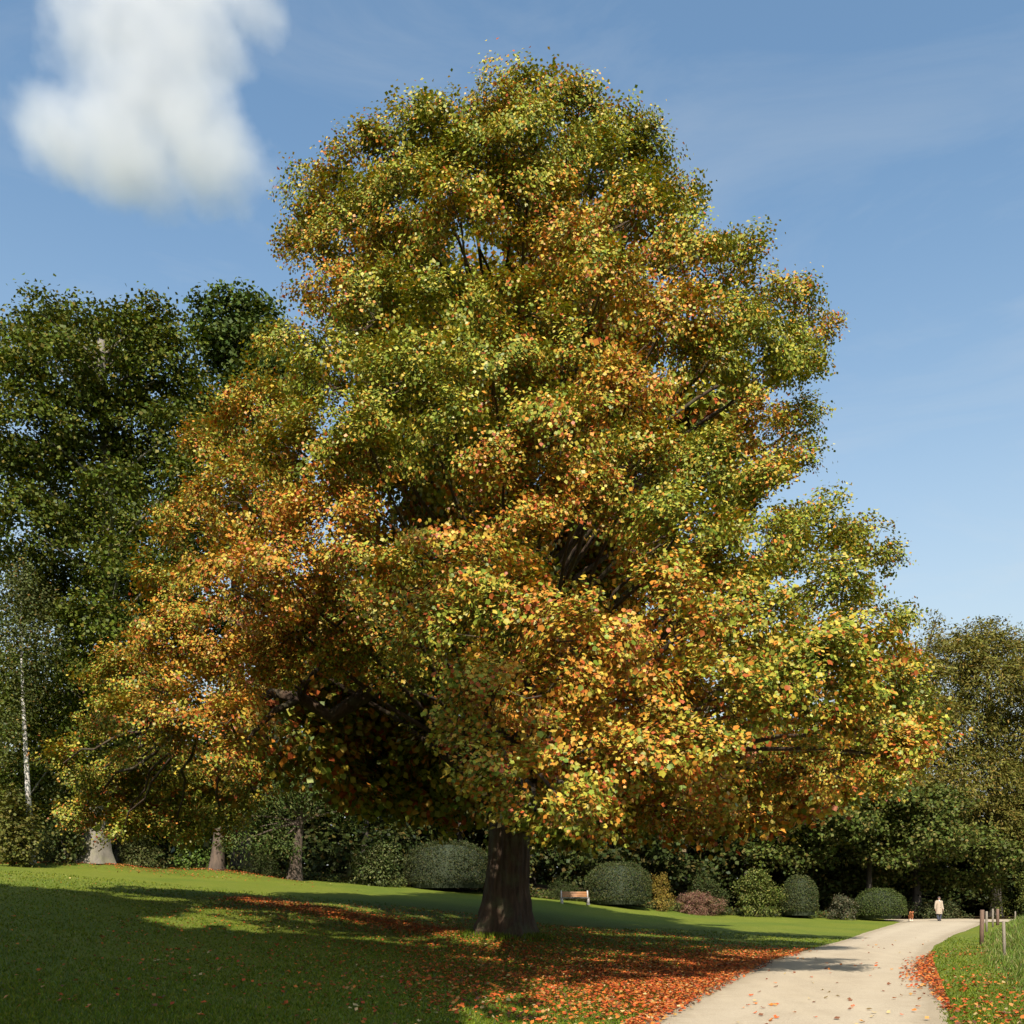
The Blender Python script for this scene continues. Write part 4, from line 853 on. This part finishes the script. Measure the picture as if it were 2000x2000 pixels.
def person():
    x = (1834 - 1000) / F * 72.5; Y = 72.5; zb = .05
    t = thing('person', (x, Y, zb), 'person in a long beige coat and dark trousers walking along the pale path', 'person', rz=R(6))
    skin = simple('skin', (.50, .28, .20), .5, .08, 10, 0); coat = simple('beige_coat', (.46, .36, .26), .8, .12, 9, .25); dark = simple('dark_trousers', (.035, .04, .06), .8, .2, 9, .2)
    hairm = simple('dark_hair', (.04, .028, .02), .6, .2, 30, .4); shoe = simple('black_shoes', (.02, .02, .022), .4, .2, 9, .1)
    V = [(0, 0, .93), (0, 0, 1.15), (0, .02, 1.38), (0, 0, 1.47), (0, -.02, 1.54), (0, -.025, 1.62), (0, -.005, 1.68)]; E = [(0, 1), (1, 2), (2, 3), (3, 4), (4, 5), (5, 6)]; Rr = [.13, .12, .14, .055, .07, .085, .06]
    def addv(p, r_, e): V.append(p); Rr.append(r_); E.append((e, len(V) - 1)); return len(V) - 1
    for s in (-1, 1):
        k = addv((s * .10, 0, .88), .085, 0); k = addv((s * .10, -.06 * s - .02, .50), .058, k); k = addv((s * .105, .10 * s, .09), .042, k); addv((s * .11, .10 * s - .13, .04), .034, k)
        k = addv((s * .17, .01, 1.37), .062, 2); k = addv((s * .235, .03, 1.10), .045, k); k = addv((s * .25, -.05 * s - .02, .86), .032, k); pm = addv((s * .252, -.05 * s - .035, .79), .032, k)
        for q_, (dy, ll) in enumerate(((-.03, .070), (-.010, .082), (.010, .076), (.028, .058))):
            a = addv((s * .254, -.05 * s - .035 + dy, .755), .011, pm); bq = addv((s * .250, -.05 * s - .040 + dy, .755 - ll * .5), .010, a); addv((s * .240, -.05 * s - .045 + dy, .755 - ll), .008, bq)
        a = addv((s * .245, -.05 * s - .075, .79), .011, pm); addv((s * .238, -.05 * s - .09, .75), .009, a)
    body = skin_body('body', V, E, Rr, skin, t, 0, 2)
    b = MB(); rings(b, [(0, 0, .50, .235, .19), (0, 0, .54, .238, .19), (0, 0, .75, .225, .175), (0, 0, .98, .20, .155), (0, 0, 1.12, .195, .15), (0, .01, 1.28, .215, .155), (0, .01, 1.38, .205, .135), (0, .0, 1.44, .13, .10), (0, 0, 1.475, .085, .08), (0, 0, 1.50, .09, .085)], 24)
    for s in (-1, 1):
        b.tube([(s * .12, .01, 1.40), (s * .19, .01, 1.375), (s * .245, .03, 1.10), (s * .26, -.05 * s - .015, .89), (s * .262, -.05 * s - .018, .845)], [.085, .092, .078, .066, .064], 14, False)
    b.build('coat', coat, t, True)
    b = MB()
    for q_ in range(4): b.tube([(.012, -.19 + .01 * q_, .62 + .17 * q_), (.012, -.20 + .01 * q_, .62 + .17 * q_)], .016, 8)
    b.build('coat_buttons', hairm, t)
    b = MB(); b.tube([(-.055, -.075, 1.49), (0, -.13, 1.36), (0, -.135, 1.34)], [.03, .045, .01], 8); b.build('scarf', simple('white_scarf', (.7, .68, .64), .8, .05, 9, 0), t, True)
    b = MB()
    for s in (-1, 1): b.tube([(s * .10, 0, .90), (s * .10, -.06 * s - .02, .50), (s * .105, .09 * s, .12), (s * .105, .09 * s, .09)], [.11, .085, .075, .075], 14, True)
    b.build('trousers', dark, t, True)
    for s in (-1, 1):
        b = MB(); b.tube([(s * .108, .10 * s + .05, .04), (s * .108, .10 * s, .055), (s * .11, .10 * s - .10, .045), (s * .11, .10 * s - .17, .035)], [.035, .05, .048, .03], 10); b.build('shoe', shoe, t, True)
    b = MB(); th = np.linspace(0, 2 * math.pi, 18, endpoint=False); la = np.linspace(.05, 1.55, 8)
    La, Th = np.meshgrid(la, th, indexing='ij')
    Hh = np.stack([.095 * np.cos(La) * np.cos(Th), .105 * np.cos(La) * np.sin(Th) + .015, 1.625 + .125 * np.sin(La) - .06 * (np.sin(Th) > .1) * np.cos(La)], -1)
    i, j = np.meshgrid(np.arange(7), np.arange(18), indexing='ij')
    q = np.stack([i * 18 + j, i * 18 + (j + 1) % 18, (i + 1) * 18 + (j + 1) % 18, (i + 1) * 18 + j], -1).reshape(-1, 4)
    b.add(Hh.reshape(-1, 3), q); b.build('hair', hairm, t, True)
    b = MB(); b.tube([(0, -.105, 1.635), (0, -.135, 1.60), (0, -.115, 1.592)], [.008, .016, .012], 8); b.build('nose', skin, body, True)
    for s in (-1, 1):
        b = MB(); b.tube([(s * .032, -.103, 1.638), (s * .032, -.112, 1.638)], [.013, .009], 8); b.build('eye', hairm, body)
        b = MB(); b.tube([(s * .083, -.02, 1.60), (s * .096, -.012, 1.625), (s * .088, -.012, 1.65)], [.010, .014, .009], 8); b.build('ear', skin, body, True)
    b = MB(); b.tube([(-.025, -.096, 1.562), (0, -.104, 1.560), (.025, -.096, 1.562)], [.005, .008, .005], 6); b.build('mouth', simple('lips', (.35, .12, .10), .5, .05, 9, 0), body)
person()
def dog():
    x = (1779 - 1000) / F * 71.5; Y = 71.5; zb = .045
    t = thing('dog', (x, Y, zb), 'reddish brown dog walking on the path ahead of the person in the coat', 'dog', rz=R(-14))
    m, n, l, p = mat('red_brown_fur'); v = coord(n, l)
    sp_ = n.new('ShaderNodeSeparateXYZ'); l.new(v, sp_.inputs[0])
    c = ramp(n, l, noise(n, l, 22, 5, .7, v), [(.3, (.26, .075, .025)), (.7, (.42, .15, .05))])
    fz = n.new('ShaderNodeMapRange'); fz.inputs[1].default_value = .24; fz.inputs[2].default_value = .10; l.new(sp_.outputs[2], fz.inputs[0])
    l.new(mixc(n, l, c, (.62, .50, .40), fz.outputs[0]), p.inputs['Base Color']); p.inputs['Roughness'].default_value = .8
    V = [(0, .10, .44), (0, -.12, .44), (0, -.30, .45), (0, .32, .46), (0, -.40, .56), (0, -.46, .64), (0, -.58, .62), (0, -.68, .60)]; E = [(0, 1), (1, 2), (0, 3), (2, 4), (4, 5), (5, 6), (6, 7)]; Rr = [.10, .125, .115, .09, .08, .082, .05, .034]
    def addv(q, r_, e): V.append(q); Rr.append(r_); E.append((e, len(V) - 1)); return len(V) - 1
    for s in (-1, 1):
        k = addv((s * .085, -.27, .38), .062, 2); k = addv((s * .085, -.25 + .05 * s, .22), .032, k); k = addv((s * .085, -.27 + .10 * s, .06), .026, k); addv((s * .085, -.31 + .10 * s, .025), .026, k)
        k = addv((s * .085, .30, .36), .07, 3); k = addv((s * .09, .22 - .05 * s, .26), .042, k); k = addv((s * .09, .36 - .05 * s, .15), .026, k); k = addv((s * .09, .33 - .07 * s, .05), .024, k); addv((s * .09, .28 - .07 * s, .025), .026, k)
    k = addv((0, .44, .48), .03, 3); k = addv((0, .55, .56), .026, k); addv((0, .62, .66), .018, k)
    body = skin_body('body', V, E, Rr, m, t, 0, 2)
    drk = simple('dog_dark', (.02, .015, .012), .4, .1, 9, 0)
    for s in (-1, 1):
        b = MB(); b.tube([(s * .05, -.44, .71), (s * .10, -.45, .68), (s * .11, -.46, .58)], [.025, .035, .012], 8); b.build('ear', m, body, True)
        b = MB(); b.tube([(s * .035, -.525, .665), (s * .036, -.535, .666)], [.011, .008], 8); b.build('eye', drk, body)
    b = MB(); b.tube([(0, -.695, .612), (0, -.715, .61)], [.018, .012], 8); b.build('nose', drk, body)
dog()
